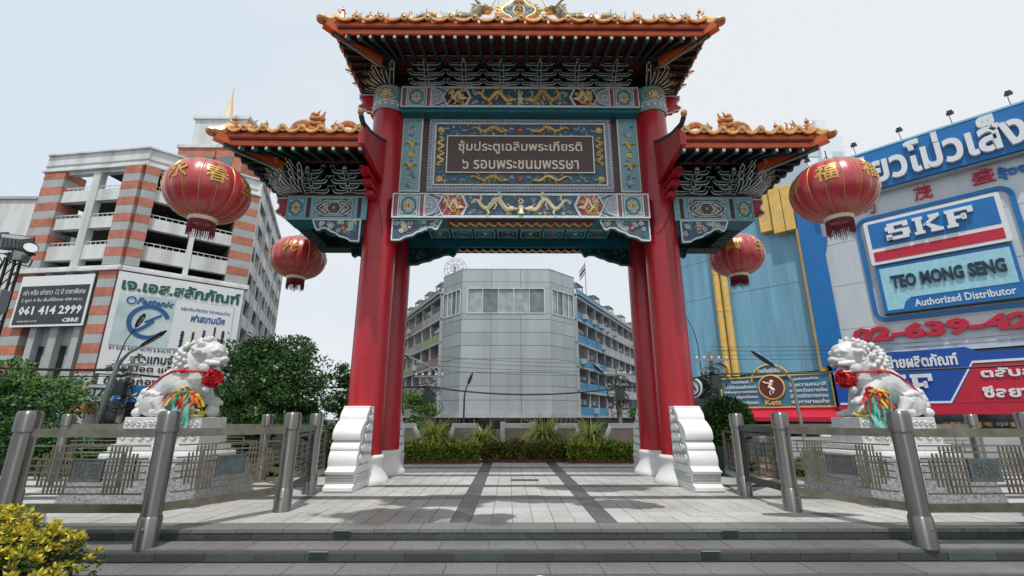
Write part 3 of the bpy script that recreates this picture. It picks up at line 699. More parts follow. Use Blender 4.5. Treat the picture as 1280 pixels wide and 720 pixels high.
# ---- bracket sets (dougong)
wbr = M('bracket_edge_line', (.80, .86, .84), .5, var=.1)
def bracket_mesh():
    m = MB(dgreen)
    def arm(w, z, y, h=.09, d=.1):
        P = [(-w, z + h), (-w + .02, z + h * .5), (-w + .07, z + .01), (-w + .16, z), (0, z), (w - .16, z), (w - .07, z + .01), (w - .02, z + h * .5), (w, z + h)]
        m.mat(dgreen).ribbon(P, .08, y, y + d); m.mat(wbr).ribbon([(a, b - .035) for a, b in P], .024, y - .006, y + .0); 
        m.ribbon([(a * .9, b + .035) for a, b in P[1:-1]], .019, y - .006, y + .0)
        for s in (-1, 1):
            m.mat(dgreen).box(s * w - .05, s * w + .05, y + .002, y + d - .002, z + h, z + h + .06); m.mat(wbr).bar((s * w - .055, y - .002, z + h + .062), (s * w + .055, y - .002, z + h + .062), .012); 
            m.bar((s * w - .052, y - .002, z + h + .01), (s * w - .052, y - .002, z + h + .06), .01); m.bar((s * w + .052, y - .002, z + h + .01), (s * w + .052, y - .002, z + h + .06), .01)
    # base block
    m.box(-.2, .2, -.02, .25, 0, .06); m.mat(wbr); frame(m, -.2, .2, 0, .062, -.02, .012, .012)
    arm(.46, .09, .0); arm(.25, .17, -.08); arm(.45, .25, -.14); arm(.24, .33, -.22); arm(.38, .40, -.30)
    # stem: stepped forward arms
    for (y1, z0, z1) in ((-.06, .05, .16), (-.17, .14, .27), (-.27, .24, .37), (-.42, .34, .46)):
        m.mat(dgreen).box(-.045, .045, y1, .2, z0, z1)
        for s in (-1, 1): m.mat(wbr).bar((s * .046, y1 - .004, z0), (s * .046, y1 - .004, z1), .012)
        m.bar((-.046, y1 - .004, z0), (.046, y1 - .004, z0), .012)
        for s in (-1, 1): m.bar((s * .04, y1, z0 - .003), (s * .04, .0, z0 - .003), .010)
    m.mat(cream).ball((0, -.44, .42), (.04, .03, .04), 6, 4)
    return m
bm_ = bracket_mesh(); bmesh1 = bm_.mesh('bracket_set')
def corner_bracket_mesh():
    m = MB(dgreen)
    for k, (a, n) in enumerate(((-.25, 3), (.02, 4), (.28, 4), (.52, 4), (.76, 4), (1.0, 4), (1.25, 4), (1.55, 3))):
        for j in range(n):
            z0 = .08 + j * .115; L0 = .18 + j * .13 + (.22 if k == 2 else .1)
            p0 = (0, 0, z0); dx, dy = math.sin(a), -math.cos(a)
            p1 = (dx * (.45 + L0 * .55), dy * (.45 + L0 * .55), z0 + .02); p2 = (dx * (.45 + L0), dy * (.45 + L0), z0 + .09)
            m.mat(dgreen).tube([p0, p1, p2], [.05, .045, .03], 4)
            for s in (-.045, .045):
                m.mat(wbr).tube([(p[0] + s * dy, p[1] - s * dx, p[2] - .03) for p in (p0, p1, p2)], .009, 3)
            m.mat(cream).ball(p2, .03, 6, 4)
    return m
cb = corner_bracket_mesh(); cmesh = cb.mesh('corner_bracket_set')

# ---- roofs
def roof(name, xa, xb, ya, yb, ze, dmax, zr, inner, pitch_t, nraft, hipL=True, hipR=True, lift=.14, hf=.35, tipo=.30, tipz=.30):
    """hipped roof; inner = None (hips both ends) or +1/-1 for a gable end towards the gate"""
    o = MB(maroon)
    root = None
    W = (xb - xa); yc = (ya + yb) / 2; dm = yc - ya
    def prof(d): t = d / dm; return ze + .44 + (zr - ze - .44) * (.62 * t + .38 * t * t)
    def lift_at(x, y):
        q = 0
        for cx, on in ((xa, hipL), (xb, hipR)):
            if on:
                for cy in (ya, yb):
                    r = math.hypot(x - cx, y - cy); q = max(q, max(0, 1 - r / 1.9) ** 2)
        return lift * q
    m = MB(orange); m.smooth = True
    nu = 24
    def strip(fn, nu, nv=9):
        P = []
        for j in range(nv):
            d = dm * j / (nv - 1); P.append([fn(i / (nu), d) for i in range(nu + 1)])
        m.grid(P)
    def fx(sy):
        def f(t, d):
            a = xa + (hf * d if hipL else 0); b = xb - (hf * d if hipR else 0); x = a + (b - a) * t; y = ya + d if sy < 0 else yb - d
            return (x, y, prof(d) + lift_at(x, y) * (1 - d / dm))
        return f
    strip(fx(-1), nu); strip(fx(1), nu)
    def fy(sx):
        def f(t, d):
            a = ya + d; b = yb - d; y = a + (b - a) * t; x = xa + hf * d if sx < 0 else xb - hf * d
            return (x, y, prof(d) + lift_at(x, y) * (1 - d / dm))
        return f
    if hipL: strip(fy(-1), nu)
    if hipR: strip(fy(1), nu)
    m.smooth = False
    # soffit
    zs = ze + .20
    inY0, inY1 = 11.15, yb + ya - 11.15
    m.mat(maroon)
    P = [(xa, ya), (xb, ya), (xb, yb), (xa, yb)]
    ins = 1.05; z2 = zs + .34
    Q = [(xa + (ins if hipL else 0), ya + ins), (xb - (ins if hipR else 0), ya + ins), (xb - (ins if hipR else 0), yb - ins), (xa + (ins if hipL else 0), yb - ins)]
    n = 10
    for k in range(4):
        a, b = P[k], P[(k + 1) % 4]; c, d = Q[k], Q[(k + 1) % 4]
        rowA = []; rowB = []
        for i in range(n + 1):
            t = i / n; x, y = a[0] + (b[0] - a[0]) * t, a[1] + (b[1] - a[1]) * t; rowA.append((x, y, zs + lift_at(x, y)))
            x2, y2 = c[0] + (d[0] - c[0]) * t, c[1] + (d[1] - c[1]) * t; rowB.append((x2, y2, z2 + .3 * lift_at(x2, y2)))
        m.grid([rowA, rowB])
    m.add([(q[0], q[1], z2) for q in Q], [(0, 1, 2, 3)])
    root = m.build(name, gate)
    # fascia boards
    def eave_path(k):   # 0 front 1 right 2 back 3 left
        a, b = P[k], P[(k + 1) % 4]; L = math.hypot(b[0] - a[0], b[1] - a[1]); nn = max(8, int(L / .35))
        out_ = []
        for i in range(nn + 1):
            t = i / nn; x, y = a[0] + (b[0] - a[0]) * t, a[1] + (b[1] - a[1]) * t; out_.append((x, y, lift_at(x, y)))
        return out_
    sides = [0] + ([1] if hipR else []) + [2] + ([3] if hipL else [])
    nrm = {0: (0, -1), 1: (1, 0), 2: (0, 1), 3: (-1, 0)}
    for k in sides:
        p = eave_path(k); nx, ny = nrm[k]; m = MB(orangeb)
        for (o1, z0, z1, mt) in ((0, .12, .26, orangeb), (.05, .26, .31, redd), (.06, .31, .42, orangeb)):
            rows = []
            for (dd, zz) in ((0 + o1, z0), (0 + o1, z1), (-.06, z1), (-.06, z0), (0 + o1, z0)):
                rows.append([(x + nx * dd, y + ny * dd, ze + zz + l) for x, y, l in p])
            m.mat(mt).grid(rows)
        m.build('fascia_board', root)
    # rafters
    if True:
        rm = MB(dgreen); rm.bar((0, -.0, 0), (0, 1.20, .31), .085, .10); rm.mat(cream).bar((0, -.008, -.001), (0, 0, 0), .075, .08)
        rm.mat(teal).box(-.047, .047, .02, .10, -.054, .052)
        rme = rm.mesh('rafter')
        for k in sides:
            a, b = P[k], P[(k + 1) % 4]; L = math.hypot(b[0] - a[0], b[1] - a[1]); nn = int(L / .31)
            nx, ny = nrm[k]
            for i in range(nn + 1):
                t = (i + .0) / nn; x, y = a[0] + (b[0] - a[0]) * t, a[1] + (b[1] - a[1]) * t
                if t < .02 and ((k == 0 and hipL) or (k == 1) or (k == 2 and hipR) or k == 3): continue
                if t > .98 and ((k == 0 and hipR) or (k == 1) or (k == 2 and hipL) or k == 3): continue
                # fan towards the hips
                fan = 0
                dl = L * t; dr = L * (1 - t); A = (k in (1, 3)) or (k == 0 and hipL) or (k == 2 and hipR); B_ = (k in (1, 3)) or (k == 0 and hipR) or (k == 2 and hipL)
                if A and dl < 1.5: fan = -.75 * (1 - dl / 1.5)
                if B_ and dr < 1.5: fan = .75 * (1 - dr / 1.5)
                base = {0: 0, 1: PI / 2, 2: PI, 3: -PI / 2}[k]
                put('rafter', rme, root, (x - nx * .04, y - ny * .04, ze + .07 + lift_at(x, y)), (0, 0, base + fan), (1, 1, 1))
    # tile ends
    te = MB(goldt); te.smooth = False
    te.tube([(0, -.09, .0), (0, .35, .10)], .082, 10); te.mat(goldt).tube([(0, -.105, -.003), (0, -.085, 0)], [.095, .1], 12); te.mat(figm).ball((0, -.108, 0), (.05, .02, .05), 8, 4); tem = te.mesh('tile_end')
    dt = MB(goldt); pl = [(-.24, .03), (-.2, -.03), (-.13, -.09), (-.06, -.125), (0, -.135), (.06, -.125), (.13, -.09), (.2, -.03), (.24, .03), (.15, 0), (.07, -.03), (0, -.04), (-.07, -.03), (-.15, 0)]
    dt.prism(pl, -.10, -.07); dt.mat(orange)
    for a, b in zip(pl[8:13], pl[9:14]): dt.add([(a[0], -.09, a[1]), (b[0], -.09, b[1]), (b[0], .35, b[1] + .10), (a[0], .35, a[1] + .10)], [(0, 1, 2, 3)])
    dt.mat(orangeb).ribbon([(x, z + .012) for x, z in pl[1:8]], .018, -.112, -.10)
    dtm = dt.mesh('drip_tile')
    ribs = MB(orange); ribs.smooth = True
    for k in sides:
        a, b = P[k], P[(k + 1) % 4]; L = math.hypot(b[0] - a[0], b[1] - a[1]); nn = max(2, round(L / pitch_t)); nx, ny = nrm[k]; base = {0: 0, 1: PI / 2, 2: PI, 3: -PI / 2}[k]
        for i in range(nn + 1):
            t = i / nn; x, y = a[0] + (b[0] - a[0]) * t, a[1] + (b[1] - a[1]) * t
            if 0 < i < nn or (k == 0 and ((i == 0 and not hipL) or (i == nn and not hipR))):
                put('tile_end', tem, root, (x + nx * .05, y + ny * .05, ze + .53 + lift_at(x, y)), (0, 0, base))
            if i < nn:
                t2 = (i + .5) / nn; x2, y2 = a[0] + (b[0] - a[0]) * t2, a[1] + (b[1] - a[1]) * t2
                put('drip_tile', dtm, root, (x2 + nx * .04, y2 + ny * .04, ze + .52 + lift_at(x2, y2)), (0, 0, base), (pitch_t / .5, 1, 1))
            hl = t * L if (k in (1, 3) or (k == 0 and hipL) or (k == 2 and hipR)) else 99; hr = (1 - t) * L if (k in (1, 3) or (k == 0 and hipR) or (k == 2 and hipL)) else 99
            dl = min(dm, hl / hf, hr / hf) if k in (0, 2) else min(dm, hl, hr); kx = hf if k in (1, 3) else 1
            if dl > .3:
                pts = []
                for j in range(7):
                    d = dl * j / 6; xx, yy = x - nx * d * kx, y - ny * d; pts.append((xx, yy, prof(d) + .05 + lift_at(xx, yy) * (1 - d / dm)))
                ribs.tube(pts, .08, 6)
    tag(ribs.build('barrel_tiles', root), kind='stuff')
    # hips
    hm = MB(goldt); hm.smooth = True
    corners = ([(xa, ya, 1, 1), (xa, yb, 1, -1)] if hipL else []) + ([(xb, ya, -1, 1), (xb, yb, -1, -1)] if hipR else [])
    for (cx, cy, sx, sy) in corners:
        pts = [(cx - sx * tipo, cy - sy * tipo, ze + tipz + .10 + lift), (cx - sx * tipo * .5, cy - sy * tipo * .5, ze + tipz + .10 + lift)]
        for j in range(8):
            d = dm * j / 7; x, y = cx + sx * d * hf, cy + sy * d; pts.append((x, y, prof(d) + .14 + lift_at(x, y) * (1 - d / dm)))
        hm.mat(goldt).tube(pts, [.07, .12] + [.14] * 8, 7)
        # carved hip rafter with orange board underneath
        m = MB(orangeb); m.bar((cx - sx * tipo * .8, cy - sy * tipo * .8, ze + tipz - .04 + lift), (cx + sx * .95, cy + sy * .95, ze + .08), .2, .2)
        m.mat(figm).ball((cx - sx * tipo, cy - sy * tipo, ze + tipz + .03 + lift), (.15, .15, .11), 8, 6)
        m.mat(dgreen).bar((cx - sx * .02, cy - sy * .02, ze + .13), (cx + sx * 1.1, cy + sy * 1.1, ze + .02), .12, .13)
        for s_ in (-1, 1): m.mat(wline).tube([(cx - sx * .02 + s_ * .05, cy - sy * .02, ze + .07), (cx + sx * 1.0 + s_ * .05, cy + sy * 1.0, ze - .03)], .012, 4)
        m.build('hip_rafter', root)
    rx0 = xa + (dm * hf if hipL else 0); rx1 = xb - (dm * hf if hipR else 0)
    hm.smooth = False
    hm.mat(orangeb).box(rx0 - .1, rx1 + .1, yc - .12, yc + .12, zr - .1, zr + .28); hm.mat(goldt).box(rx0 - .12, rx1 + .12, yc - .16, yc + .16, zr + .28, zr + .36)
    hm.build('ridge', root)
    return root, prof, lift_at
R1, pr1, lf1 = roof('main_roof', XG - 4.83, XG + 4.80, 9.8, 16.3, 10.89, 3.2, 14.15, None, .595, 33, lift=.0, tipo=.23)
RS = {}
for s in (-1, 1):
    a, b = sorted((XG + s * 3.95, XG + s * 7.2))
    RS[s] = roof('side_roof', a, b, 10.0, 16.1, 7.75, 3.0, 9.75, None, .40 * 1.2, 12, hipL=(s < 0), hipR=(s > 0), lift=.02, hf=.5, tipo=.22)
    r = RS[s][0]
    # gable boards towards the column
    pr = RS[s][1]; pts = [(10.0 + d, pr(d) + .02) for d in [3.05 * k / 8 for k in range(9)]]
    poly = [(9.86, 8.25), (9.9, 8.35)] + [(a_, b_ + .12) for a_, b_ in pts[1:]] + [(16.1 - d, pr(d) + .14) for d in [3.05 * k / 8 for k in range(7, -1, -1)]] + [(16.2, 8.3), (16.2, 7.9), (15.2, 7.8), (11.0, 7.8), (10.6, 7.84), (9.86, 7.86)]
    xi = XG + s * 3.95
    m = MB(red).prism(poly, min(xi, xi - s * .14), max(xi, xi - s * .14), 'x')
    m.mat(steeld)
    bp = [(9.62, 8.44), (9.78, 8.36)] + [(a_, b_ + .16) for a_, b_ in pts[1:]]
    m.tube([(xi - s * .1, a_, b_) for a_, b_ in bp], .065, 6); m.mat(figm).ball((xi - s * .1, 9.58, 8.52), (.08, .08, .10), 8, 6)
    m.mat(red)
    for k, (y_, z_) in enumerate(((11.0, 7.62), (11.2, 7.42), (11.35, 7.22))):
        m.box(min(xi, xi + s * .22), max(xi, xi + s * .22), y_ - .25 + .1 * k, 12.0, z_, z_ + .14)
    m.build('gable_board', r)
# cores that carry the roofs, and bracket rows
m = MB(dgreen).box(XG - 3.95, XG + 3.95, 11.85, 14.3, 10.9, 11.44)
m.mat(maroon).box(XG - 4.0, XG + 4.0, 10.90, 11.02, 11.32, 11.44).box(XG - 4.0, XG + 4.0, 14.9, 15.04, 11.3, 11.44)
m.mat(wline).box(XG - 3.6, XG + 3.6, 10.89, 10.898, 11.32, 11.335)
for s in (-1, 1): m.mat(maroon).box(min(XG + s * 4.0, XG + s * 4.14), max(XG + s * 4.0, XG + s * 4.14), 10.9, 15.04, 11.3, 11.44)
m.build('bracket_wall', gate)
for k in range(6): put('bracket_set', bmesh1, gate, (XG - 2.725 + k * 1.09, 11.62, 10.9), sc=(1.12, 1.4, 1.04))
for k in range(6): put('bracket_set', bmesh1, gate, (XG - 2.725 + k * 1.09, 14.45, 10.9), (0, 0, PI), (1.12, 1.4, 1.04))
for s in (-1, 1):
    for yy in (12.8, 13.7): put('bracket_set', bmesh1, gate, (XG + s * 4.1, yy, 10.9), (0, 0, s * PI / 2), (1, 1, .95))
    o = put('corner_bracket_set', cmesh, gate, (XG + s * 3.9, YF - .0, 10.93), (0, 0, 0), (s * 1.2, 1.3, 1.1))
    o = put('corner_bracket_set', cmesh, gate, (XG + s * 3.9, YR + .1, 10.93), (0, 0, 0), (s * 1.15, -1.15, 1))
    # side frames
    a, b = sorted((XG + s * 4.2, XG + s * 6.2))
    m = MB(dgreen).box(a, b, 11.95, 14.1, 7.38, 8.28); m.mat(maroon).box(min(a, XG + s * 6.6), max(b, XG + s * 6.6), 10.98, 11.10, 8.04, 8.2)
    m.mat(maroon).box(min(XG + s * 6.55, XG + s * 6.7), max(XG + s * 6.55, XG + s * 6.7), 10.98, 15.0, 8.04, 8.2)
    m.mat(maroon).box(a, b, 11.68, 12.0, 7.38, 7.43)
    m.build('side_bracket_wall', gate)
    put('bracket_set', bmesh1, gate, (XG + s * 4.72, 11.75, 7.42), sc=(1.05, 1.35, 1.25)); put('bracket_set', bmesh1, gate, (XG + s * 5.72, 11.75, 7.42), sc=(.9, 1.35, 1.25))
    put('corner_bracket_set', cmesh, gate, (XG + s * 6.05, 11.95, 7.42), (0, 0, 0), (s * 1.05, 1.15, 1.2)); put('corner_bracket_set', cmesh, gate, (XG + s * 6.05, 14.2, 7.42), (0, 0, 0), (s * 1.05, -1.05, 1))
    for yy in (12.9, 13.6): put('bracket_set', bmesh1, gate, (XG + s * 6.3, yy, 7.42), (0, 0, s * PI / 2), (.7, 1, .95))
# ---- roof ornaments
def figure_mesh(kind):
    m = MB(figm); m.smooth = True
    if kind == 0:   # seated beast
        m.ball((0, 0, .11), (.1, .09, .13), 8, 6); m.ball((.04, 0, .25), (.07, .06, .08), 8, 6); m.tube([(.09, 0, .24), (.15, 0, .22)], [.045, .025], 6)
        m.tube([(-.08, 0, .08), (-.17, 0, .16), (-.14, 0, .3), (-.2, 0, .36)], [.04, .04, .025, .008], 5); m.tube([(.07, .05, .14), (.1, .05, 0)], .03, 5); m.tube([(.07, -.05, .14), (.1, -.05, 0)], .03, 5)
        for s in (-1, 1): m.tube([(.02, s * .04, .3), (-.03, s * .06, .4)], [.025, .006], 4)
    if kind == 1:   # standing figure with raised arms
        m.tube([(0, 0, 0), (0, 0, .12), (0, 0, .24)], [.1, .07, .05], 7); m.ball((0, 0, .32), .06, 8, 6); m.tube([(0, 0, .22), (.11, 0, .26), (.14, 0, .36)], [.03, .025, .02], 5); m.tube([(0, 0, .22), (-.1, 0, .2)], [.03, .02], 5)
        m.tube([(0, 0, .36), (0, 0, .46)], [.035, .005], 5)
    if kind == 2:   # fish dragon, body raised in an arc
        pts = [(.28 * math.cos(t) - .05, 0, .08 + .26 * math.sin(t)) for t in [PI * k / 9 * 1.05 for k in range(10)]]
        m.tube(pts, [.05, .08, .1, .11, .11, .1, .085, .06, .045, .02], 7)
        for k in range(1, 9): m.tube([pts[k], (pts[k][0] * 1.35, 0, pts[k][2] + .09)], [.04, .006], 4)
        m.ball((.25, 0, .09), (.12, .09, .09), 8, 6); m.tube([(.3, 0, .12), (.4, 0, .2)], [.03, .006], 4)
    if kind == 3:   # coiled dragon block
        for k in range(3): m.tube([(.13 * math.cos(t), .05 * math.sin(2 * t), .08 + k * .13 + .03 * t / 6) for t in [2 * PI * j / 10 for j in range(11)]], .055, 6)
        m.ball((.06, 0, .46), (.1, .07, .07), 8, 6); m.tube([(-.1, 0, .4), (-.16, 0, .55)], [.05, .01], 5); m.tube([(.0, 0, .5), (-.05, 0, .6)], [.03, .006], 4)
    if kind == 4:   # flame finial
        m.ball((0, 0, .08), .09, 8, 6); m.tube([(0, 0, .1), (.03, 0, .22), (-.01, 0, .36), (.02, 0, .46)], [.07, .06, .03, .004], 6); m.tube([(-.05, 0, .12), (-.12, 0, .25)], [.04, .006], 5); m.tube([(.05, 0, .12), (.13, 0, .22)], [.04, .006], 5)
    return m.mesh('roof_figurine')
FM = [figure_mesh(k) for k in range(5)]
def fig(root, k, x, y, z, s=1., mir=1): put('roof_figurine', FM[k], root, (x, y, z), (0, 0, 0), (s * mir, s, s))
for s in (-1, 1):
    for (d, k, sc_) in ((.12, 1, .8), (.42, 0, .7), (.75, 0, .8), (1.15, 4, .9)):
        x, y = XG + s * (4.8 - d), 9.8 + d * .45; fig(R1, k, x, y, pr1(d * .45) + .16, sc_ * 1.1, s)
    fig(R1, 0, XG + s * 3.75, 9.85, 11.42, .8, s); fig(R1, 4, XG + s * 2.95, 9.85, 11.42, .95, s)
    for (d, k, sc_) in ((.1, 1, .75), (.38, 0, .75), (.7, 1, .7), (1.0, 1, .6), (1.45, 2, .95)):
        x, y = XG + s * (7.2 - d), 10.0 + d * .5; fig(RS[s][0], k, x, y, RS[s][1](d * .5) + .12, sc_ * 1.25, s)
    fig(RS[s][0], 3, XG + s * 5.15, 10.2, 8.34, 1.15, s); fig(RS[s][0], 0, XG + s * 4.62, 10.1, 8.28, .85, s); fig(RS[s][0], 2, XG + s * 4.3, 10.1, 8.28, .8, -s)
# big ridge dragons with spined backs
for s in (-1, 1):
    m = MB(figg); m.smooth = True
    pts = []; rs = []
    for i in range(30):
        t = i / 29; pts.append((XG + s * (3.85 - 2.5 * t), 13.0 + .08 * math.sin(t * 12), 14.60 + .26 * abs(math.sin(t * 2.1 * PI + .25)) + (.35 * max(0, t - .85) / .15))); rs.append(.05 + .13 * min(1, t * 2.2))
    m.tube(pts, rs, 8)
    for i in range(2, 27):
        p = pts[i]; m.mat(wline if i % 2 else figg).tube([(p[0], p[1], p[2] + .08), (p[0] + s * .05, p[1], p[2] + .32 + .1 * math.sin(i))], [.035, .004], 4)
    hx, hy, hz = pts[-1]
    m.mat(figg).ball((hx - s * .1, hy, hz + .05), (.26, .18, .17), 10, 7); m.mat(gold).ball((hx - s * .33, hy, hz + .05), (.16, .12, .07), 8, 6); m.ball((hx - s * .28, hy, hz - .1), (.14, .1, .05), 8, 6)
    for q in (-1, 1):
        m.mat(figg).tube([(hx, hy + q * .08, hz + .18), (hx + s * .15, hy + q * .12, hz + .34), (hx + s * .34, hy + q * .12, hz + .40)], [.05, .04, .008], 5)
        m.mat(gold).tube([(hx - s * .4, hy + q * .08, hz + .05), (hx - s * .55, hy + q * .14, hz + .25), (hx - s * .42, hy + q * .16, hz + .42), (hx - s * .5, hy + q * .16, hz + .55)], [.015, .012, .01, .006], 4)
    for k in range(8):
        a = k * .5; m.mat(figg if k % 2 else gold).tube([(hx + s * .1, hy, hz), (hx + s * (.2 + .12 * math.cos(a)), hy, hz + .28 * math.sin(a * .8) + .05)], [.07, .006], 4)
    for t in (10, 20):
        p = pts[t]; m.mat(gold).tube([(p[0], p[1] - .1, p[2]), (p[0] - s * .15, p[1] - .2, p[2] - .05), (p[0] - s * .12, p[1] - .25, p[2] - .16)], [.07, .05, .04], 5)
    m.build('ridge_dragon', R1)
# central emblem
m = MB(gold); ez = 15.10; ey = 12.98; ES = .84
EM = lambda a, f=1.: (XG + f * .50 * math.cos(a) * (1 + .16 * math.cos(4 * a)), ez + f * .44 * math.sin(a) * (1 + .16 * math.cos(4 * a)))
m.mat(blued).prism([EM(2 * PI * k / 40) for k in range(40)], ey, ey + .12)
m.mat(palet).tube([(EM(a, .78)[0], ey - .01, EM(a, .78)[1]) for a in [2 * PI * k / 40 for k in range(41)]], .03, 5)
for k in range(16): scroll(m, EM(k * .3927, .66)[0], EM(k * .3927, .66)[1], .06, ey, k, 1, .016, 1.2, mat=(goldp, wline)[k % 2])
m.mat(goldp)
m.tube([(EM(a)[0], ey, EM(a)[1]) for a in [2 * PI * k / 40 for k in range(41)]], .045, 6)
m.mat(gold)
for k in range(22):
    a = -PI * .18 + PI * 1.36 * k / 21; c_, s_ = math.cos(a), math.sin(a); m.tube([(EM(a)[0], ey + .05, EM(a)[1]), (EM(a, 1.22)[0], ey + .05, EM(a, 1.22)[1] + .02), (EM(a, 1.42 + .14 * (k % 2))[0], ey + .05, EM(a, 1.42 + .14 * (k % 2))[1] + .06)], [.09, .07, .006], 5)
m.mat(goldp).tube([(XG + .19 * math.cos(a), ey - .02, ez + .22 * math.sin(a)) for a in [2 * PI * k / 16 for k in range(17)]], .03, 5)
for k in range(5): scroll(m, XG + .09 * math.cos(k * 1.26), ez + .11 * math.sin(k * 1.26), .07, ey - .01, k, 1, .02, 1.2, mat=goldp if k % 2 else gold)
m.mat(goldp).tube([(XG, ey, ez + .34), (XG, ey, ez + .5), (XG, ey, ez + .68)], [.2, .12, .01], 8)
m.mat(orangeb).box(XG - .5, XG + .5, ey - .05, ey + .2, 14.4, 14.75)
m.build('ridge_emblem', R1)
m = MB(galv).tube([(XG - .7, 13.05, 14.4), (XG - .71, 13.05, 16.2)], .012, 5); m.build('lightning_rod', R1)
# loose cable on the side of the columns
m = MB(cable).tube([(CXL[0] - .2 + .4 * t, 12.1 - math.sqrt(max(.001, .47 ** 2 - (-.2 + .4 * t) ** 2)), 7.55 - .15 * t - (1.2 * t * t)) for t in [k / 8 for k in range(9)]], .008, 4); m.build('cable', gate)
m = MB(cable).tube([(CXL[1] + .25 - .5 * t, 12.1 - math.sqrt(.47 ** 2 - (.25 - .5 * t) ** 2), 7.1 - 1.4 * t + 2.0 * t * t * .3) for t in [k / 8 for k in range(9)]], .008, 4); m.build('cable', gate)
# ================================================================= LANTERNS
def lantern(x, y, zc, txt, rot, R, label):
    t = empty('hanging_lantern', (x, y, zc), label, 'lantern', 'red silk lanterns hanging from the side roofs')
    n = 56; hh = .71
    m = MB(silk); m.smooth = True
    prof = []
    K = 16
    for i in range(K + 1):
        a = -PI / 2 * .86 + PI * .86 * i / K; prof.append((R * math.cos(a) ** .78, hh * math.sin(a) / math.sin(PI / 2 * .86)))
    P = []
    for (r, z) in prof:
        row = []
        for j in range(n * 2 + 1):
            q = 2 * PI * j / (n * 2); k = 1 - .030 * abs(math.cos(q * 8)) ** 5; row.append((r * k * math.cos(q), r * k * math.sin(q), z))
        P.append(row)
    m.grid(P)
    body = m.build('lantern_body'); body.parent = t
    m = MB(lgold)       # wire ribs lying on the silk
    for j in range(16):
        q = 2 * PI * (j + .5) / 16
        q = 2 * PI * j / 16; m.tube([((r * .972 + .008) * math.cos(q), (r * .972 + .008) * math.sin(q), z) for r, z in prof], .009, 4)
    tag(m.build('wire_ribs', t) if 0 else m.build('wire_ribs'), kind='stuff').parent = body
    m = MB(lgold); m.smooth = True
    rt = prof[0][0]
    m.mat(cream).lathe([(rt + .01, -hh - .02), (rt + .03, -hh + .03), (rt + .03, -hh - .06), (rt, -hh - .09)], 32); m.lathe([(rt + .01, hh - .02), (rt + .03, hh + .03), (rt * .6, hh + .07)], 32)
    o = m.build('collar'); o.parent = t
    m = MB(fringe); rr = random.Random(txt[0])
    for k in range(72):
        q = 2 * PI * k / 72; r0 = rt * (.98 if k % 2 else .86); L = rr.uniform(.30, .43); c, s = math.cos(q), math.sin(q)
        m.mat(fringe).tube([(r0 * c, r0 * s, -hh - .06), (r0 * 1.03 * c, r0 * 1.03 * s, -hh - .06 - L * .6), (r0 * (1.02 + rr.uniform(-.05, .08)) * c, r0 * (1.02) * s, -hh - .06 - L)], [.014, .012, .006], 4)
    m.lathe([(rt * .97, -hh - .05), (rt, -hh - .2)], 32, cap=False)
    o = m.build('fringe'); o.parent = t; o['kind'] = 'stuff'
    # hanging loop
    m = MB(black); m.tube([(0, 0, hh + .05), (0, 0, hh + .42)], .012, 5)
    for s in (-1, 1): m.tube([(s * .16, 0, hh + .05), (0, 0, hh + .26)], .008, 4)
    o = m.build('hanging_cord'); o.parent = t
    # gilded characters wrapped onto the silk, one mesh each
    for k, ch in enumerate(txt):
        q0 = rot + k * (2 * PI / len(txt)); tmp = MB(lgold)
        text(tmp, ch, -.21, .21, -.08, .36, 0, .02, lgold, .01, res=1)
        vs = []
        bm2 = bmesh.new(); mm = tmp.mesh('c', recalc=False); bm2.from_mesh(mm); bmesh.ops.triangulate(bm2, faces=bm2.faces); bmesh.ops.subdivide_edges(bm2, edges=[e for e in bm2.edges if e.calc_length() > .09], cuts=1)
        for v in bm2.verts:
            z = v.co.z; a = math.asin(max(-1, min(1, z / hh * math.sin(PI / 2 * .86)))); r = R * math.cos(a) ** .78; r = r + .012 - v.co.y
            q = q0 - PI / 2 + v.co.x / (R * .9); v.co = (r * math.cos(q), r * math.sin(q), z)
        bm2.to_mesh(mm); bm2.free(); mm.name = 'gilt_character'
        o = bpy.data.objects.new('gilt_character', mm); COL.objects.link(o); o.parent = body
    return t
lantern(-7.36, 10.4, 6.82, '永春堂壽福永春', -.15, .93, 'large red lantern hanging at the front of the left side roof, before the parking building')
lantern(8.0, 10.4, 6.90, '福堂興福慶福', .32, .94, 'large red lantern under the right side roof, next to the blue name band')
lantern(-7.47, 15.7, 6.97, '光永福春堂光', .1, .93, 'smaller red lantern under the left side roof, against open sky')
lantern(8.12, 15.7, 7.10, '生福光福生興', .5, .93, 'smaller red lantern under the right side roof, before the pale blue wall')
m = MB(cable)
m.tube([(-7.0, 10.35, 8.16), (-7.7, 10.5, 7.95), (-8.6, 11, 7.9)], .01, 4)
# ================================================================= RAILINGS
PM = {}
def post(parent, x, y, z0, ztop=1.60):
    if z0 not in PM:
        A = MB(steel); A.smooth = True; A.lathe([(.124, z0), (.124, ztop - .30)], 36)
        B_ = MB(steel); B_.smooth = True; B_.lathe([(.140, z0), (.140, z0 + .36), (.126, z0 + .39)], 36, cap=False)
        C_ = MB(steel); C_.smooth = True; C_.lathe([(.112, ztop - .305), (.112, ztop - .285), (.139, ztop - .28), (.139, ztop - .05), (.136, ztop - .03), (.124, ztop - .008), (.10, ztop), (.03, ztop + .004)], 36)
        D_ = MB(steel); D_.ball((.02, -.142, z0 + .24), (.022, .012, .022), 8, 5)
        PM[z0] = [q_.mesh(n_) for q_, n_ in ((A, 'post'), (B_, 'base_sleeve'), (C_, 'post_cap'), (D_, 'bolt'))]
    p = put('post', PM[z0][0], parent, (x, y, 0))
    for n_, me in zip(('base_sleeve', 'post_cap', 'bolt'), PM[z0][1:]): put(n_, me, p, (x, y, 0))
    return p
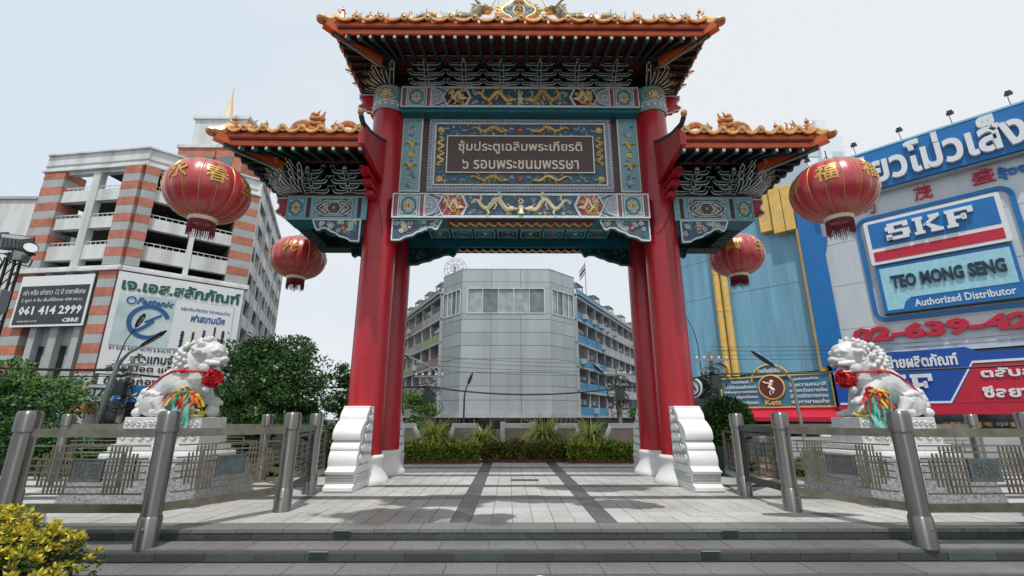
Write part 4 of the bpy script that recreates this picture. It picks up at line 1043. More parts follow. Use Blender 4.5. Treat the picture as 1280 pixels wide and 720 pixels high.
def rpanel(parent, a, b, ch=None, dark=False, top=1.36, zb=.29, plaq=True, gap=.14, topbar=True, narrow=False):
    ax, ay = a; bx_, by = b; L = math.hypot(bx_ - ax, by - ay); ux, uy = (bx_ - ax) / L, (by - ay) / L
    n_ = Vector((-uy, ux)); 
    xf = Matrix(((ux, -uy, 0, ax), (uy, ux, 0, ay), (0, 0, 1, 0), (0, 0, 0, 1)))   # local y = left of direction
    mt = steeld if dark else steelr
    def bar(name, x0, x1, z0, z1, th, m_=None):
        m = MB(m_ or mt); m.xf = xf; m.box(x0, x1, -th / 2, th / 2, z0, z1); return m.build(name, parent)
    if topbar: bar('top_rail', gap * .8, L - gap * .8, top - .115, top, .07)
    bar('bottom_rail', gap * .8, L - gap * .8, zb - .01, zb + .10, .07)
    z0, z1 = .50, 1.12
    s0, s1 = gap + .05, L - gap - .05; T = .021
    if narrow:
        for s_ in (s0, s1): bar('panel_frame', s_ - .03, s_ + .03, zb + .09, top, .05)
        bar('panel_frame', s0, s1, z1 + .06, z1 + .10, .05)
        nb = 6
        for k in range(nb): 
            z = .46 + k * .115; bar('grille_bar', s0 + .05 * (k % 2), s1 - .05 * ((k + 1) % 2), z, z + .02, .02)
        for k in range(4): s_ = s0 + (s1 - s0) * (k + .5) / 4; bar('grille_bar', s_ - .008, s_ + .008, .44 + .1 * (k % 2), 1.10 - .1 * ((k + 1) % 2), .018)
        return
    mid = (s0 + s1) / 2; pw = .22
    zs = [z0, z0 + .09, z0 + .18, z0 + .27, z0 + .36, z0 + .45, z0 + .53, z1]
    for k, z in enumerate(zs):
        inset = (0, .34, .16, 0, 0, .16, .34, 0)[k]
        if zs[2] <= z <= zs[5] + .01 and plaq:
            bar('grille_bar', s0 + (inset if k not in (2, 5) else 0), mid - pw, z, z + T, .02); bar('grille_bar', mid + pw, s1 - (inset if k not in (2, 5) else 0), z, z + T, .02)
        else: bar('grille_bar', s0 + inset, s1 - inset, z, z + T, .02)
    nv = 9
    for sd in (-1, 1):
        span = (s1 - s0) / 2 - pw
        for k in range(nv):
            u = pw + .05 + k * min(.080, (span - .1) / nv); x = mid + sd * u
            za, zb_ = (z0, z1) if k < 6 else ((z0 + .09, z1 - .09) if k < 8 else (z0 + .18, z1 - .18))
            bar('grille_bar', x - T / 2, x + T / 2, za + .002, zb_ - .002, .016)
        for u, za, zb_ in ((.34, z0 + .09, z1 - .09), (.16, z0 + .18, z1 - .18)):
            x = mid + sd * ((s1 - s0) / 2 - u); bar('grille_bar', x - T / 2, x + T / 2, za, zb_, .016)
    if plaq:
        m = MB(plq); m.xf = xf; za, zb_ = z0 + .16, z0 + .46; th = .03; m.box(mid - pw, mid + pw, -th / 2, th / 2, za, zb_); frame(m, mid - pw, mid + pw, za, zb_, -th / 2, .014, .01, mt); o = m.build('plaque', parent)
        if ch:
            # seal characters on the side that faces the viewer
            m = MB(steelr); side = -1 if (xf.to_3x3() @ Vector((0, -1, 0))).y < 0 else 1
            if side == -1: text(m, ch, mid - .17, mid + .17, za + .05, zb_ - .05, -th / 2 - .006, .006, steelr, 0, xf=xf, res=1)
            else: text(m, ch, mid - .17, mid + .17, za + .05, zb_ - .05, th / 2, .006, steelr, 0, xf=xf, flip=True, res=1)
            m.build('seal_characters', o)
for s, (posts, lab) in {-1: (dict(A=(-6.76, 6.87), B=(-4.79, 6.87), C=(-3.80, 8.55), D=(-4.12, 10.42), F=(-6.15, 12.4), E=(-11.2, 12.4), Z=(-8.1, 8.3)), 'brushed steel railing with lattice panels around the left stone lion'),
                        1: (dict(A=(7.62, 6.84), B=(5.52, 6.82), C=(4.77, 8.5), D=(4.80, 10.2), F=(6.95, 12.4), E=(11.9, 12.4), Z=(8.9, 8.3)), 'brushed steel railing with lattice panels around the right stone lion')}.items():
    rl = empty('steel_railing', (s * 6.2, 9, 0), lab, 'railing', 'railings around the stone lions')
    for k, (x, y) in posts.items(): post(rl, x, y, -.145 if k in 'AB' else -.02, 1.60)
    P = posts
    order = [('A', 'B', '財運'), ('B', 'C', '')] if s < 0 else [('A', 'B', '財源'), ('C', 'B', '福富')]
    for a, b, ch in order: rpanel(rl, P[a], P[b], ch)
    rpanel(rl, P['Z'], P['A'], '')
    rpanel(rl, P['C'], P['D'], narrow=True, dark=True); rpanel(rl, P['D'], P['F']); rpanel(rl, P['F'], P['E'], '')
    # short low panel that closes against the drum stone
    q = (-4.32, 11.7) if s < 0 else (5.05, 11.6)
    rpanel(rl, P['D'], q, narrow=True, top=1.22, topbar=False)
# ================================================================= STONE LIONS
def lion_mesh():
    m = MB(marble)
    B = m.ball
    # x forward; built lying on z=0, about 1.75 long, 1.55 high
    def T(pts, r, n=14): m.tube(pts, r, n)
    # trunk: rump to chest
    T([(.30, 0, .30), (.48, 0, .48), (.72, 0, .66), (.98, 0, .80), (1.14, 0, .86)], [.27, .32, .37, .41, .40], 20); B((.28, 0, .28), (.27, .28, .28), 16, 12); B((1.18, 0, .78), (.36, .35, .37), 18, 14)
    for s in (-1, 1):
        B((.42, s * .24, .30), (.29, .17, .29), 16, 12); B((.40, s * .34, .36), (.12, .06, .12), 10, 8)
        T([(.56, s * .30, .34), (.70, s * .32, .14), (.50, s * .32, .07)], [.14, .11, .09]); B((.72, s * .32, .08), (.18, .12, .09), 12, 8)
        for k in (-1, 0, 1): B((.86, s * .32 + k * .07, .06), (.065, .045, .06), 8, 6)
        B((1.02, s * .30, .70), (.24, .15, .25), 16, 12); B((1.12, s * .34, .62), (.13, .09, .12), 10, 8)
        for k in range(4): B((.30 + .1 * k, s * (.42 - .02 * k), .50 - .02 * k), (.055, .03, .05), 8, 6)      # curls on the thigh
    # near leg stands, far leg rests on the ball
    for s, up in ((-1, 0), (1, 1)):
        if up:
            T([(1.08, s * .30, .66), (1.30, s * .31, .50), (1.42, s * .30, .34)], [.20, .155, .13]); B((1.52, s * .30, .33), (.17, .14, .10), 12, 8); B((1.52, s * .30, .14), (.15, .15, .15), 14, 10)
            for k in (-1, 0, 1): B((1.65, s * .30 + k * .075, .30), (.065, .045, .06), 8, 6)
        else:
            T([(1.06, s * .31, .66), (1.20, s * .33, .44), (1.30, s * .32, .16), (1.33, s * .32, .08)], [.21, .165, .14, .14]); B((1.44, s * .32, .08), (.20, .145, .095), 12, 8)
            for k in (-1, 0, 1): B((1.60, s * .32 + k * .08, .065), (.075, .05, .065), 8, 6)
            B((1.20, s * .42, .46), (.08, .05, .07), 8, 6); B((1.12, s * .44, .56), (.07, .05, .06), 8, 6)
    for k in range(3): T([(1.36 + .03 * k, -.24, .62 + .09 * k), (1.53 + .01 * k, 0, .58 + .09 * k), (1.36 + .03 * k, .24, .62 + .09 * k)], [.03, .045, .03], 6)
    T([(1.05, 0, .92), (1.14, 0, 1.06), (1.26, 0, 1.20)], [.38, .38, .35], 20)
    B((1.42, 0, 1.33), (.31, .29, .30), 20, 16)         # skull
    B((1.60, 0, 1.42), (.16, .20, .15), 14, 10)         # forehead
    B((1.62, 0, 1.20), (.20, .20, .12), 16, 12)         # muzzle
    B((1.80, 0, 1.225), (.075, .13, .065), 12, 8)       # nose
    for s in (-1, 1):
        B((1.79, s * .085, 1.205), (.05, .055, .045), 8, 6); B((1.70, s * .14, 1.32), (.06, .05, .055), 10, 8); T([(1.56, s * .22, 1.36), (1.68, s * .19, 1.40), (1.78, s * .08, 1.38)], [.04, .055, .04], 8)
        T([(1.46, s * .25, 1.14), (1.62, s * .20, 1.12), (1.76, s * .12, 1.12)], [.05, .06, .05], 8)
        T([(1.44, s * .27, 1.36), (1.34, s * .36, 1.37), (1.26, s * .37, 1.30)], [.08, .07, .03], 8)
        B((1.46, s * .22, 1.02), (.13, .09, .12), 10, 8)
        for k in range(5): B((1.50 + .055 * k, s * (.235 - .03 * k), .965 - .01 * k), .045, 8, 6)     # beard curls
    T([(1.40, 0, .98), (1.56, 0, .96), (1.70, 0, .99)], [.16, .13, .09], 12)
    T([(1.48, 0, 1.04), (1.64, 0, 1.04)], [.06, .05], 8)
    # curly mane
    rr = random.Random(4); N_ = 150
    for i in range(N_):
        zz_ = 1 - 2 * (i + .5) / N_; a = i * 2.39996; r_ = math.sqrt(1 - zz_ * zz_); d = Vector((r_ * math.cos(a), r_ * math.sin(a), zz_))
        for c, ax, lim, lo in (((1.14, 0, 1.12), (.46, .42, .48), .12, -.55), ((1.36, 0, 1.34), (.32, .31, .335), .30, -.1)):
            if d.x > lim or d.z < lo: continue
            if ax[0] < .4 and i % 2: continue
            p = Vector((c[0] + d.x * ax[0], c[1] + d.y * ax[1], c[2] + d.z * ax[2]))
            if ax[0] > .4 and p.z > 1.36 and p.x > 1.0: continue
            r = rr.uniform(.055, .07); B(tuple(p), r, 8, 6); q = p + d * r * .8; B(tuple(q), r * .5, 6, 4)
    for k in range(7): B((.86 - k * .105, 0, 1.04 - k * .10), (.06, .07, .05), 8, 6)
    T([(.06, 0, .22), (-.02, 0, .36), (.05, 0, .52), (.14, 0, .60)], [.08, .10, .10, .05], 10)
    for s in (-1, 1):
        for k in range(3): B((.01 + .05 * k, s * .10, .24 + .13 * k), (.08, .06, .075), 8, 6)
        B((.10, s * .22, .09), (.12, .10, .10), 8, 6)
    me = m.mesh('stone_lion'); o = bpy.data.objects.new('x', me); COL.objects.link(o)
    r = o.modifiers.new('r', 'REMESH'); r.mode = 'VOXEL'; r.voxel_size = .013; sm = o.modifiers.new('s', 'SMOOTH'); sm.factor = .5; sm.iterations = 1
    me2 = bpy.data.meshes.new_from_object(o.evaluated_get(bpy.context.evaluated_depsgraph_get())); bpy.data.objects.remove(o)
    me2.polygons.foreach_set('use_smooth', [True] * len(me2.polygons)); me2.name = 'stone_lion'; me2.materials.clear(); me2.materials.append(marble); me2.update(); return me2
LM = lion_mesh()
PZ = 1.52
for s, x0, yl, LX, cx in ((-1, -7.46, 9.8, .86, -6.66), (1, 8.50, 9.8, .95, 7.56)):
    side = 'left' if s < 0 else 'right'
    sx = -s
    t = empty('lion_pedestal', (cx, yl, 0), 'stepped white marble pedestal on a rough grey granite block under the %s lion' % ('right-facing' if s < 0 else 'left-facing'), 'pedestal', 'pedestals of the stone lions')
    m = MB(granite); a, b = 1.22, 1.02
    m.add([(cx - a, yl - b, -.02), (cx + a, yl - b, -.02), (cx + a, yl + b, -.02), (cx - a, yl + b, -.02), (cx - a + .14, yl - b + .14, .70), (cx + a - .14, yl - b + .14, .70), (cx + a - .14, yl + b - .14, .70), (cx - a + .14, yl + b - .14, .70)],
          [(0, 3, 2, 1), (4, 5, 6, 7), (0, 1, 5, 4), (1, 2, 6, 5), (2, 3, 7, 6), (3, 0, 4, 7)])
    m.build('granite_block', t, bevel=.02)
    for (w_, z0, z1, bv) in ((.95, .70, .90, .07), (.86, .90, 1.02, .03), (.78, 1.02, 1.30, .02), (.74, 1.30, PZ, .012)):
        MB(marble).box(cx - w_, cx + w_, yl - w_ + .32, yl + w_ - .32, z0, z1).build('marble_step', t, bevel=bv)
    m = MB(marble)
    for k in range(13): scroll(m, cx - .66 + k * .110, PZ - .11, .045, yl - .422, k * 1.3, 1, .016, 1.2)
    for k in range(9): scroll(m, cx - .66 + k * .165, 1.16, .06, yl - .462, k, -1, .018, 1.3)
    m.build('scroll_relief', t)
    m = MB(plq).box(cx + s * .3 - .28, cx + s * .3 + .28, yl - b - .25, yl - b - .22, .12, .62) if 0 else None
    l = put('stone_lion', LM, None, (x0, yl, PZ), (0, 0, 0 if s < 0 else PI), (1.0, 1.0, 1.0))
    l.scale = (LX, .84, .95)
    tag(l, 'white marble guardian lion with curly mane facing %s' % ('right, before the fastener billboard' if s < 0 else 'left, before the brand signs'), 'statue', 'white marble guardian lions')
    # cloth pompom with harness and bell
    g = empty('red_cloth_garland', (x0 + sx * 1.5, yl, PZ + .93), 'red cloth pompom and harness tied round the neck of the %s lion' % ('right-facing' if s < 0 else 'left-facing'), 'garland', 'red pompom garlands on the lions')
    m = MB(pompom); rr = random.Random(s + 5)
    for k in range(190):
        d = Vector((rr.gauss(0, 1), rr.gauss(0, 1), rr.gauss(0, 1))).normalized(); c = Vector((x0 + sx * 1.66 * LX, yl - .12, PZ + .76)); e = d.orthogonal().normalized(); q = rr.uniform(.13, .2)
        f = d.cross(e); p = c + d * .12
        m.add([tuple(p), tuple(c + d * q + e * .035), tuple(c + d * (q + .02)), tuple(c + d * q - e * .035)], [(0, 1, 2, 3)]); m.add([tuple(p), tuple(c + d * q + f * .035), tuple(c + d * (q + .02)), tuple(c + d * q - f * .035)], [(0, 1, 2, 3)])
    m.ball((x0 + sx * 1.66 * LX, yl - .12, PZ + .76), .15, 12, 8)
    m.build('pompom', g)
    m = MB(pompom); m.smooth = True
    q = lambda x, y, z: (x0 + sx * x * LX, yl + y * .84, PZ + z * .95)
    ring = [q(1.12 + .46 * math.cos(a), .47 * math.sin(a), .93) for a in [2 * PI * k / 24 for k in range(25)]]
    m.tube(ring, .022, 6); m.tube([q(.80, -.36, .92), q(.62, -.32, .84), q(.42, -.31, .68), q(.26, -.28, .52), q(.10, 0, .46), q(.26, .28, .52), q(.5, .33, .74), q(.80, .36, .92)], .018, 6)
    m.ball(q(1.14, -.48, .93), .05, 10, 7); m.build('harness', g)
    m = MB(marble); m.smooth = True; m.ball(q(1.60, -.22, .56), .075, 12, 8); m.build('bell', g)
    # offerings: coloured ribbons tied to the forepaw
    cols = [('ribbon_orange', (.75, .16, .02)), ('ribbon_yellow', (.78, .55, .03)), ('ribbon_red', (.55, .02, .02)), ('ribbon_green', (.05, .30, .12)), ('ribbon_aqua', (.20, .55, .47)), ('ribbon_aqua', (.20, .55, .47))]
    tb = empty('coloured_ribbons', q(1.3, -.36, .5), 'bunch of bright ribbons tied to the foreleg of the %s lion' % ('right-facing' if s < 0 else 'left-facing'), 'ribbons', 'ribbon offerings tied on the lions')
    for k in range(34):
        nm, c = cols[(k * 5 + k // 3) % 6]; lng = (k * 5 + k // 3) % 6 >= 4; mt = M(nm, c, .6, var=.15, trans=.2); m = MB(mt); m.smooth = True
        ox = rr.uniform(-.20, .26); L = rr.uniform(.20, .38) if not lng else rr.uniform(.55, .68); a = rr.uniform(-.9, .9) if not lng else rr.uniform(-.15, .15); w_ = rr.uniform(.045, .075) if not lng else .085
        rows = []; cx_, _, cz_ = q(1.30 + ox, 0, .50 - abs(ox) * .25)
        for j in range(9):
            u = j / 8; dz = -L * u * math.cos(a) + .10 * math.sin(PI * u) * (0 if lng else 1); dx = L * u * math.sin(a); wob = .035 * math.sin(u * 8 + k)
            ww = w_ * (1 - (0 if lng else .3) * u); tw = .5 * math.sin(k + u * 3)
            rows.append([(cx_ + dx - ww / 2 * math.cos(tw), yl - .46 - .07 * u + wob - ww / 2 * math.sin(tw), cz_ + dz), (cx_ + dx + ww / 2 * math.cos(tw), yl - .46 - .07 * u + wob + ww / 2 * math.sin(tw), cz_ + dz + .01)])
        m.grid(rows); m.build('ribbon', tb)
    for k in range(12):
        nm, c = cols[k % 5]; m = MB(M(nm, c)); a = rr.uniform(0, 6.3); rx = q(1.30 + rr.uniform(-.16, .2), -.54, .5 + rr.uniform(-.06, .05)); m.smooth = True
        m.tube([(rx[0] + .06 * math.cos(a + t), rx[1] - .02 * math.sin(t), rx[2] + .05 * math.sin(a + t)) for t in (0, 1, 2, 3, 4, 5)], [.012, .03, .025, .03, .028, .012], 6); m.build('knot', tb)
    # a little wreath at the paws
    m = MB(leafd)
    for k in range(60):
        a = rr.uniform(0, 6.3); p = Vector(q(1.58, -.42, .04)) + Vector((.16 * math.cos(a), .1 * math.sin(a), rr.uniform(0, .05))); d = Vector((rr.uniform(-1, 1), rr.uniform(-1, 1), rr.uniform(0, 1))).normalized() * .05
        e = d.orthogonal().normalized() * .02; m.mat((leafd, M('ribbon_yellow', (1, 1, 0)), leafs)[k % 3]).add([tuple(p), tuple(p + d + e), tuple(p + d * 1.6), tuple(p + d - e)], [(0, 1, 2, 3)])
    m.tube([q(1.58 + .16 * math.cos(a), -.42 + .1 * math.sin(a), .03) for a in [2 * PI * k / 14 for k in range(15)]], .025, 5)
    tag(m.build('flower_wreath'), 'small flower wreath lying at the front paws of the %s lion' % ('right-facing' if s < 0 else 'left-facing'), 'wreath', 'flower wreaths on the pedestals')
    # loose zinc plate leaning on the granite block
# ================================================================= VEGETATION
def leaves(pts, nrm, size, asp=.45, jit=.9, rng=None):
    """folded leaf faces: pts (N,3), nrm (N,3) rough outward direction"""
    r = rng or RNG; N = len(pts); d = nrm + r.normal(0, jit, (N, 3)); d /= np.linalg.norm(d, axis=1, keepdims=True)
    up = r.normal(0, 1, (N, 3)); e = np.cross(d, up); e /= np.linalg.norm(e, axis=1, keepdims=True); f = np.cross(d, e)
    s = size * r.uniform(.6, 1.3, (N, 1)); w_ = s * asp
    V = np.stack([pts, pts + d * s * .5 + e * w_ * .5 + f * s * .06, pts + d * s, pts + d * s * .5 - e * w_ * .5 + f * s * .06], 1).reshape(-1, 3)
    return V
def leafmesh(name, V, mat, k=4):
    me = bpy.data.meshes.new(name); n = len(V) // k
    me.vertices.add(len(V)); me.vertices.foreach_set('co', V.astype(np.float32).ravel()); me.loops.add(n * k); me.loops.foreach_set('vertex_index', np.arange(n * k, dtype=np.int32))
    me.polygons.add(n); me.polygons.foreach_set('loop_start', np.arange(0, n * k, k, dtype=np.int32)); me.polygons.foreach_set('loop_total', np.full(n, k, np.int32))
    me.materials.append(mat); me.update(calc_edges=True); me.validate(); return me
def crown_blobs(n, R, rng):
    B = []
    for i in range(n):
        v = rng.normal(0, 1, 3); v /= np.linalg.norm(v); v *= rng.uniform(.25, .95) ** .6; B.append((v * R, rng.uniform(.14, .36) * min(R)))
    return B
def tree(x, y, z0, h, R, n, label, mat=None, group=None, seed=1, leaf=.16, name='leafy_tree', trunk=.13, shape=None):
    r = np.random.default_rng(seed); mat = mat or leafm; R = np.array(R, float)
    c = np.array([0, 0, h - R[2]]); blobs = crown_blobs(max(10, n // 420), R, r); t = empty(name, (x, y, z0), label, 'tree', group)
    pts, nr = [], []
    per = n // len(blobs)
    for (b, br) in blobs:
        v = r.normal(0, 1, (per, 3)); v /= np.linalg.norm(v, axis=1, keepdims=True); rad = br * r.uniform(.55, 1.12, (per, 1)) ** .7
        sc = np.array([1.25, 1.25, .72]); pts.append(b + c + v * rad * sc); q = v.copy(); q[:, 2] += .15; nr.append(q)
    for _ in range(max(6, len(blobs) // 2)):
        v = r.normal(0, 1, 3); v[2] = abs(v[2]) * .8 - .1; v /= np.linalg.norm(v); b0 = c + v * R * r.uniform(.85, 1.08); m_ = 90; pts.append(b0 + r.normal(0, 1, (m_, 3)) * np.array([.30, .30, .20]) * min(R) * .35); nr.append(np.tile(v, (m_, 1)))
    o = put('crown', leafmesh('crown', leaves(np.concatenate(pts), np.concatenate(nr), leaf, rng=r), mat), None, (0, 0, 0)); o.parent = t
    m = MB(bark); top = c[2] + .2 * R[2]
    m.tube([(0, 0, -.05), (.04 * h, .02 * h, h * .3), (.02 * h, 0, top)], [trunk, trunk * .8, trunk * .35], 9)
    for (b, br) in blobs[::2]:
        a = r.uniform(.35, .8); s_ = Vector((.03 * h, .01 * h, h * .3 + (top - h * .3) * a * .6)); e = Vector(b + c); mid = (s_ + e) / 2 + Vector((0, 0, -.15 * R[2])); m.tube([s_, mid, e], [trunk * .4, trunk * .25, trunk * .07], 5)
    o = m.build('trunk'); o.parent = t; return t
G = -.41
tree(-22.5, 20.5, G, 4.5, (3.9, 2.6, 2.0), 27000, 'broad leafy tree at the far left, behind the railing and under the rental banner', group='street trees', seed=3, mat=leaff, leaf=.17)
tree(-20.4, 18.0, G, 3.4, (2.4, 2.0, 1.5), 11000, 'low dark tree at the left edge below the floodlight mast', group='street trees', seed=13, leaf=.17)
tree(-16.2, 23.5, G, 1.9, (1.9, 1.5, .9), 8000, 'low bushy tree between the left lamp post and the left lion', group='street trees', seed=5, leaf=.17)
tree(-10.5, 20.2, G, 5.45, (2.5, 2.3, 2.5), 26000, 'tall dense dark tree behind the head of the left lion', group='street trees', seed=8, leaf=.17)
tree(-9.0, 19.0, G, 3.1, (1.6, 1.5, 1.4), 9500, 'low dark tree right of the dense tree behind the left lion', group='street trees', seed=21, leaf=.16)
tree(-8.2, 24.5, G, 4.4, (1.4, 1.6, 1.7), 9000, 'narrow tree beside the left gate columns, right of the dense tree', group='street trees', seed=9, leaf=.17)
tree(-6.4, 27.5, G, 3.5, (2.0, 1.7, 1.4), 9500, 'small bright tree seen between the left columns, below the balconies', group='street trees', seed=10, mat=leaff, leaf=.17)
tree(8.0, 27.5, G, 2.7, (1.3, 1.2, 1.2), 3500, 'small bright shrub tree seen just inside the right gate columns', group='street trees', seed=12, mat=leaff, leaf=.16)
tree(-17.0, 33, G, 4.0, (2.2, 2.0, 1.7), 4000, 'distant tree behind the tall dense tree, beside the parking building', group='street trees', seed=14, leaf=.3)
# clipped hedge in three scalloped bays
def hedge(x0, x1, y0, y1, bow, z1, n, mat, label, seed):
    r = np.random.default_rng(seed); P, Nn = [], []
    def front(t): return y0 - bow * np.sin(np.pi * t)
    k = int(n * .5); t = r.uniform(0, 1, k); z = r.uniform(.02, z1, k); P.append(np.stack([x0 + (x1 - x0) * t, front(t) + r.uniform(-.03, .06, k), z], 1)); Nn.append(np.tile([0, -1, .3], (k, 1)))
    k = n - k; t = r.uniform(0, 1, k); u = r.uniform(0, 1, k); P.append(np.stack([x0 + (x1 - x0) * t, front(t) + u * (y1 - front(t)), z1 + .06 * np.sin(t * 19) + r.uniform(-.06, .05, k)], 1)); Nn.append(np.tile([0, -.15, 1], (k, 1)))
    P = np.concatenate(P); Nn = np.concatenate(Nn).astype(float)
    t0 = empty('clipped_hedge', ((x0 + x1) / 2, (y0 + y1) / 2, 0), label, 'hedge', 'hedge bays behind the gate')
    o = put('foliage', leafmesh('foliage', leaves(P, Nn, .10, .5, .8, rng=r), mat), t0, (0, 0, 0)); o['kind'] = 'stuff'
    m = MB(soil); nn = 12
    pl_ = [(x0 + .02, y1)] + [(x0 + .02 + (x1 - x0 - .04) * i / nn, y0 - bow * math.sin(PI * i / nn) + .10) for i in range(nn + 1)] + [(x1 - .02, y1)]
    m.prism([(a, b) for a, b in pl_], -.01, z1 - .14, 'z'); m.mat(leafd); m.build('hedge_core', t0)
    me = slab_mesh('edging_brick', .20, .09, .10, edgeb); nb_ = int((x1 - x0) / .21)
    for i in range(nb_):
        t = (i + .5) / nb_; xx = x0 + (x1 - x0) * t; sl = -bow * PI * math.cos(PI * t) / (x1 - x0); put('edging_brick', me, t0, (xx, y0 - bow * math.sin(PI * t) - .05, .10), (0, 0, math.atan(sl)))
    return t0
hedge(-4.9, -1.0, 17.1, 18.6, .0, .58, 11000, leafh, 'yellow-green clipped hedge bay on the left behind the gate', 1)
hedge(-.95, 2.0, 17.7, 18.6, .22, .61, 6500, leafr, 'russet clipped hedge bay in the middle behind the gate', 2)
hedge(2.05, 6.0, 17.2, 18.6, .0, .58, 11000, leafh, 'yellow-green clipped hedge bay on the right behind the gate', 3)
def blades(x, y, z0, n, L, w_, mat, label, name, group, seed, cat='plant', spread=1., col=None):
    r = random.Random(seed); m = MB(mat)
    for k in range(n):
        a = r.uniform(0, 2 * PI); l = L * r.uniform(.6, 1.1); tilt = r.uniform(.15, 1.2) * spread; dx, dy = math.cos(a), math.sin(a); px, py = -dy, dx
        A, B_ = [], []
        for j in range(6):
            u = j / 5; ang_ = tilt * (u ** 1.2) * 1.3; rad = l * (u * math.sin(.25 + ang_ * .6)); hh = l * (u * math.cos(ang_ * .75)) - .25 * l * (u ** 3) * tilt
            ww = w_ * (1 - u) ** .6 * (.6 + .4 * math.sin(PI * min(1, u + .3))); bx_ = x + dx * (rad + .03) + r.uniform(0, 0); by_ = y + dy * (rad + .03)
            A.append((bx_ + px * ww / 2, by_ + py * ww / 2, z0 + hh)); B_.append((bx_ - px * ww / 2, by_ - py * ww / 2, z0 + hh + .004))
        m.grid([A, B_])
    o = m.build(name, bevel=0); tag(o, label, cat, group); return o
for k, (px_, lab) in enumerate(((-2.85, 'striped spider plant clump behind the left hedge bay'), (-1.0, 'thin striped spider plant left of the central white planter'), (1.35, 'striped spider plant clump right of the central white planter'), (3.2, 'broad striped spider plant clump behind the right hedge bay'))):
    blades(px_, 18.95, .38, 420 if k != 1 else 260, 1.4 if k != 1 else 1.2, .08, leafs, lab, 'spider_plant', 'spider plants behind the hedge', 40 + k, spread=1.35)
# dense dark shrubbery closing the left side behind the lion enclosure
r = np.random.default_rng(91); n = 34000; x = r.uniform(-17.5, -5.3, n); y = r.uniform(13.6, 15.6, n); top = 1.15 + .22 * np.sin(x * 1.7) + .14 * np.sin(x * 4.1 + y); z = top * r.uniform(0, 1, n) ** .45
fr_ = r.uniform(0, 1, n) < .45; y = np.where(fr_, 13.6 + r.uniform(0, .25, n), y); d = r.normal(0, .5, (n, 3)); d[:, 2] += .5; d[:, 1] -= .5
t = empty('dark_shrubbery', (-11, 14.5, 0), 'dense dark green shrubbery behind the left lion enclosure', 'shrubs')
put('foliage', leafmesh('foliage', leaves(np.stack([x, y, z], 1), d, .13, .42, rng=r), leafm), t, (0, 0, 0))['kind'] = 'stuff'
m = MB(soil).box(-17.4, -5.4, 13.85, 15.5, 0, .75); m.build('soil_bed', t)
# white and pink planter walls
for k, (a, b, lab) in enumerate(((-5.2, -3.9, 'pink planter wall with white coping at the left end, beside the columns'), (-2.25, -1.35, 'pink planter wall with white coping between the two left spider plants'), (-.25, .98, 'central pink planter block with raised white sides'), (2.0, 2.75, 'pink planter wall with white coping between the two right spider plants'), (4.2, 5.6, 'pink planter wall with white coping at the right end, beside the columns'))):
    t = empty('planter_wall', ((a + b) / 2, 19.8, G), lab, 'planter wall', 'planter walls behind the hedge')
    MB(pinkp).box(a, b, 19.9, 20.05, G, 1.10).build('panel', t)
    MB(wpaint).box(a - .08, b + .08, 19.8, 20.15, 1.10, 1.30).build('coping', t, bevel=.01)
    for s, x in ((-1, a), (1, b)):
        if k == 2: MB(wpaint).box(x - .09, x + .09, 19.3, 19.96, G, 1.36).build('pier', t, bevel=.01)
        else: m = MB(wpaint); m.bar((x, 19.98, 1.22), (x + s * .42 * (1 if (k in (0, 1)) == (s > 0) else .15), 19.2, .7), .13, .12); m.build('sloping_coping', t)
    for s, x in ((-1, a - .12), (1, b + .12)): MB(concg).box(x - .14, x + .14, 19.5, 19.78, G, 1.05 if k == 2 else .9).build('grey_block', t)
struct(MB(concg).box(-22, 22, 20.1, 20.4, G, .75), 'planter_back_wall')
# croton shrub near the camera
r = np.random.default_rng(77)
t = empty('croton_shrub', (-4.9, 5.2, G), 'yellow-leaved croton shrub in the bottom left corner in front of the steps', 'shrub')
P, N_ = [], []
heads = []
for k in range(300):
    u, v = r.uniform(-1, 1), r.uniform(-1, 1); x = -5.35 + u * .98; y = 5.22 + v * .5; e = max(0, 1 - (max(0, (x + 5.05)) / .7) ** 2); z = -.02 + .42 * e * (1 - .25 * v * v) + .12 * (x < -5.1) + r.uniform(-.1, .08)
    heads.append((x, y, z))
heads = np.array(heads)
for hx_ in heads:
    n = 26; a = r.uniform(0, 2 * np.pi, n); el = r.uniform(.1, 1.3, n); d = np.stack([np.cos(a) * np.cos(el), np.sin(a) * np.cos(el), np.sin(el)], 1); P.append(hx_ + d * .012); N_.append(d)
V = leaves(np.concatenate(P), np.concatenate(N_), .058, .36, .25, rng=r); o = put('yellow_leaves', leafmesh('yellow_leaves', V, leafy), t, (0, 0, 0)); o['kind'] = 'stuff'
P, N_ = [], []
for hx_ in heads:
    n = 46; zz = r.uniform(-.55, -.03, n); a = r.uniform(0, 2 * np.pi, n); d = np.stack([np.cos(a), np.sin(a), r.uniform(-.3, .5, n)], 1); P.append(hx_ + np.stack([r.normal(0, .03, n), r.normal(0, .03, n), zz], 1)); N_.append(d)
V = leaves(np.concatenate(P), np.concatenate(N_), .06, .4, .4, rng=r); o = put('green_leaves', leafmesh('green_leaves', V, leafd), t, (0, 0, 0)); o['kind'] = 'stuff'
m = MB(bark)
for hx_ in heads[::3]: m.tube([(-5 + (hx_[0] + 5) * .6, 5.2 + (hx_[1] - 5.2) * .6, G), tuple(hx_)], [.012, .006], 4)
tag(m.build('stems', t), kind='stuff')
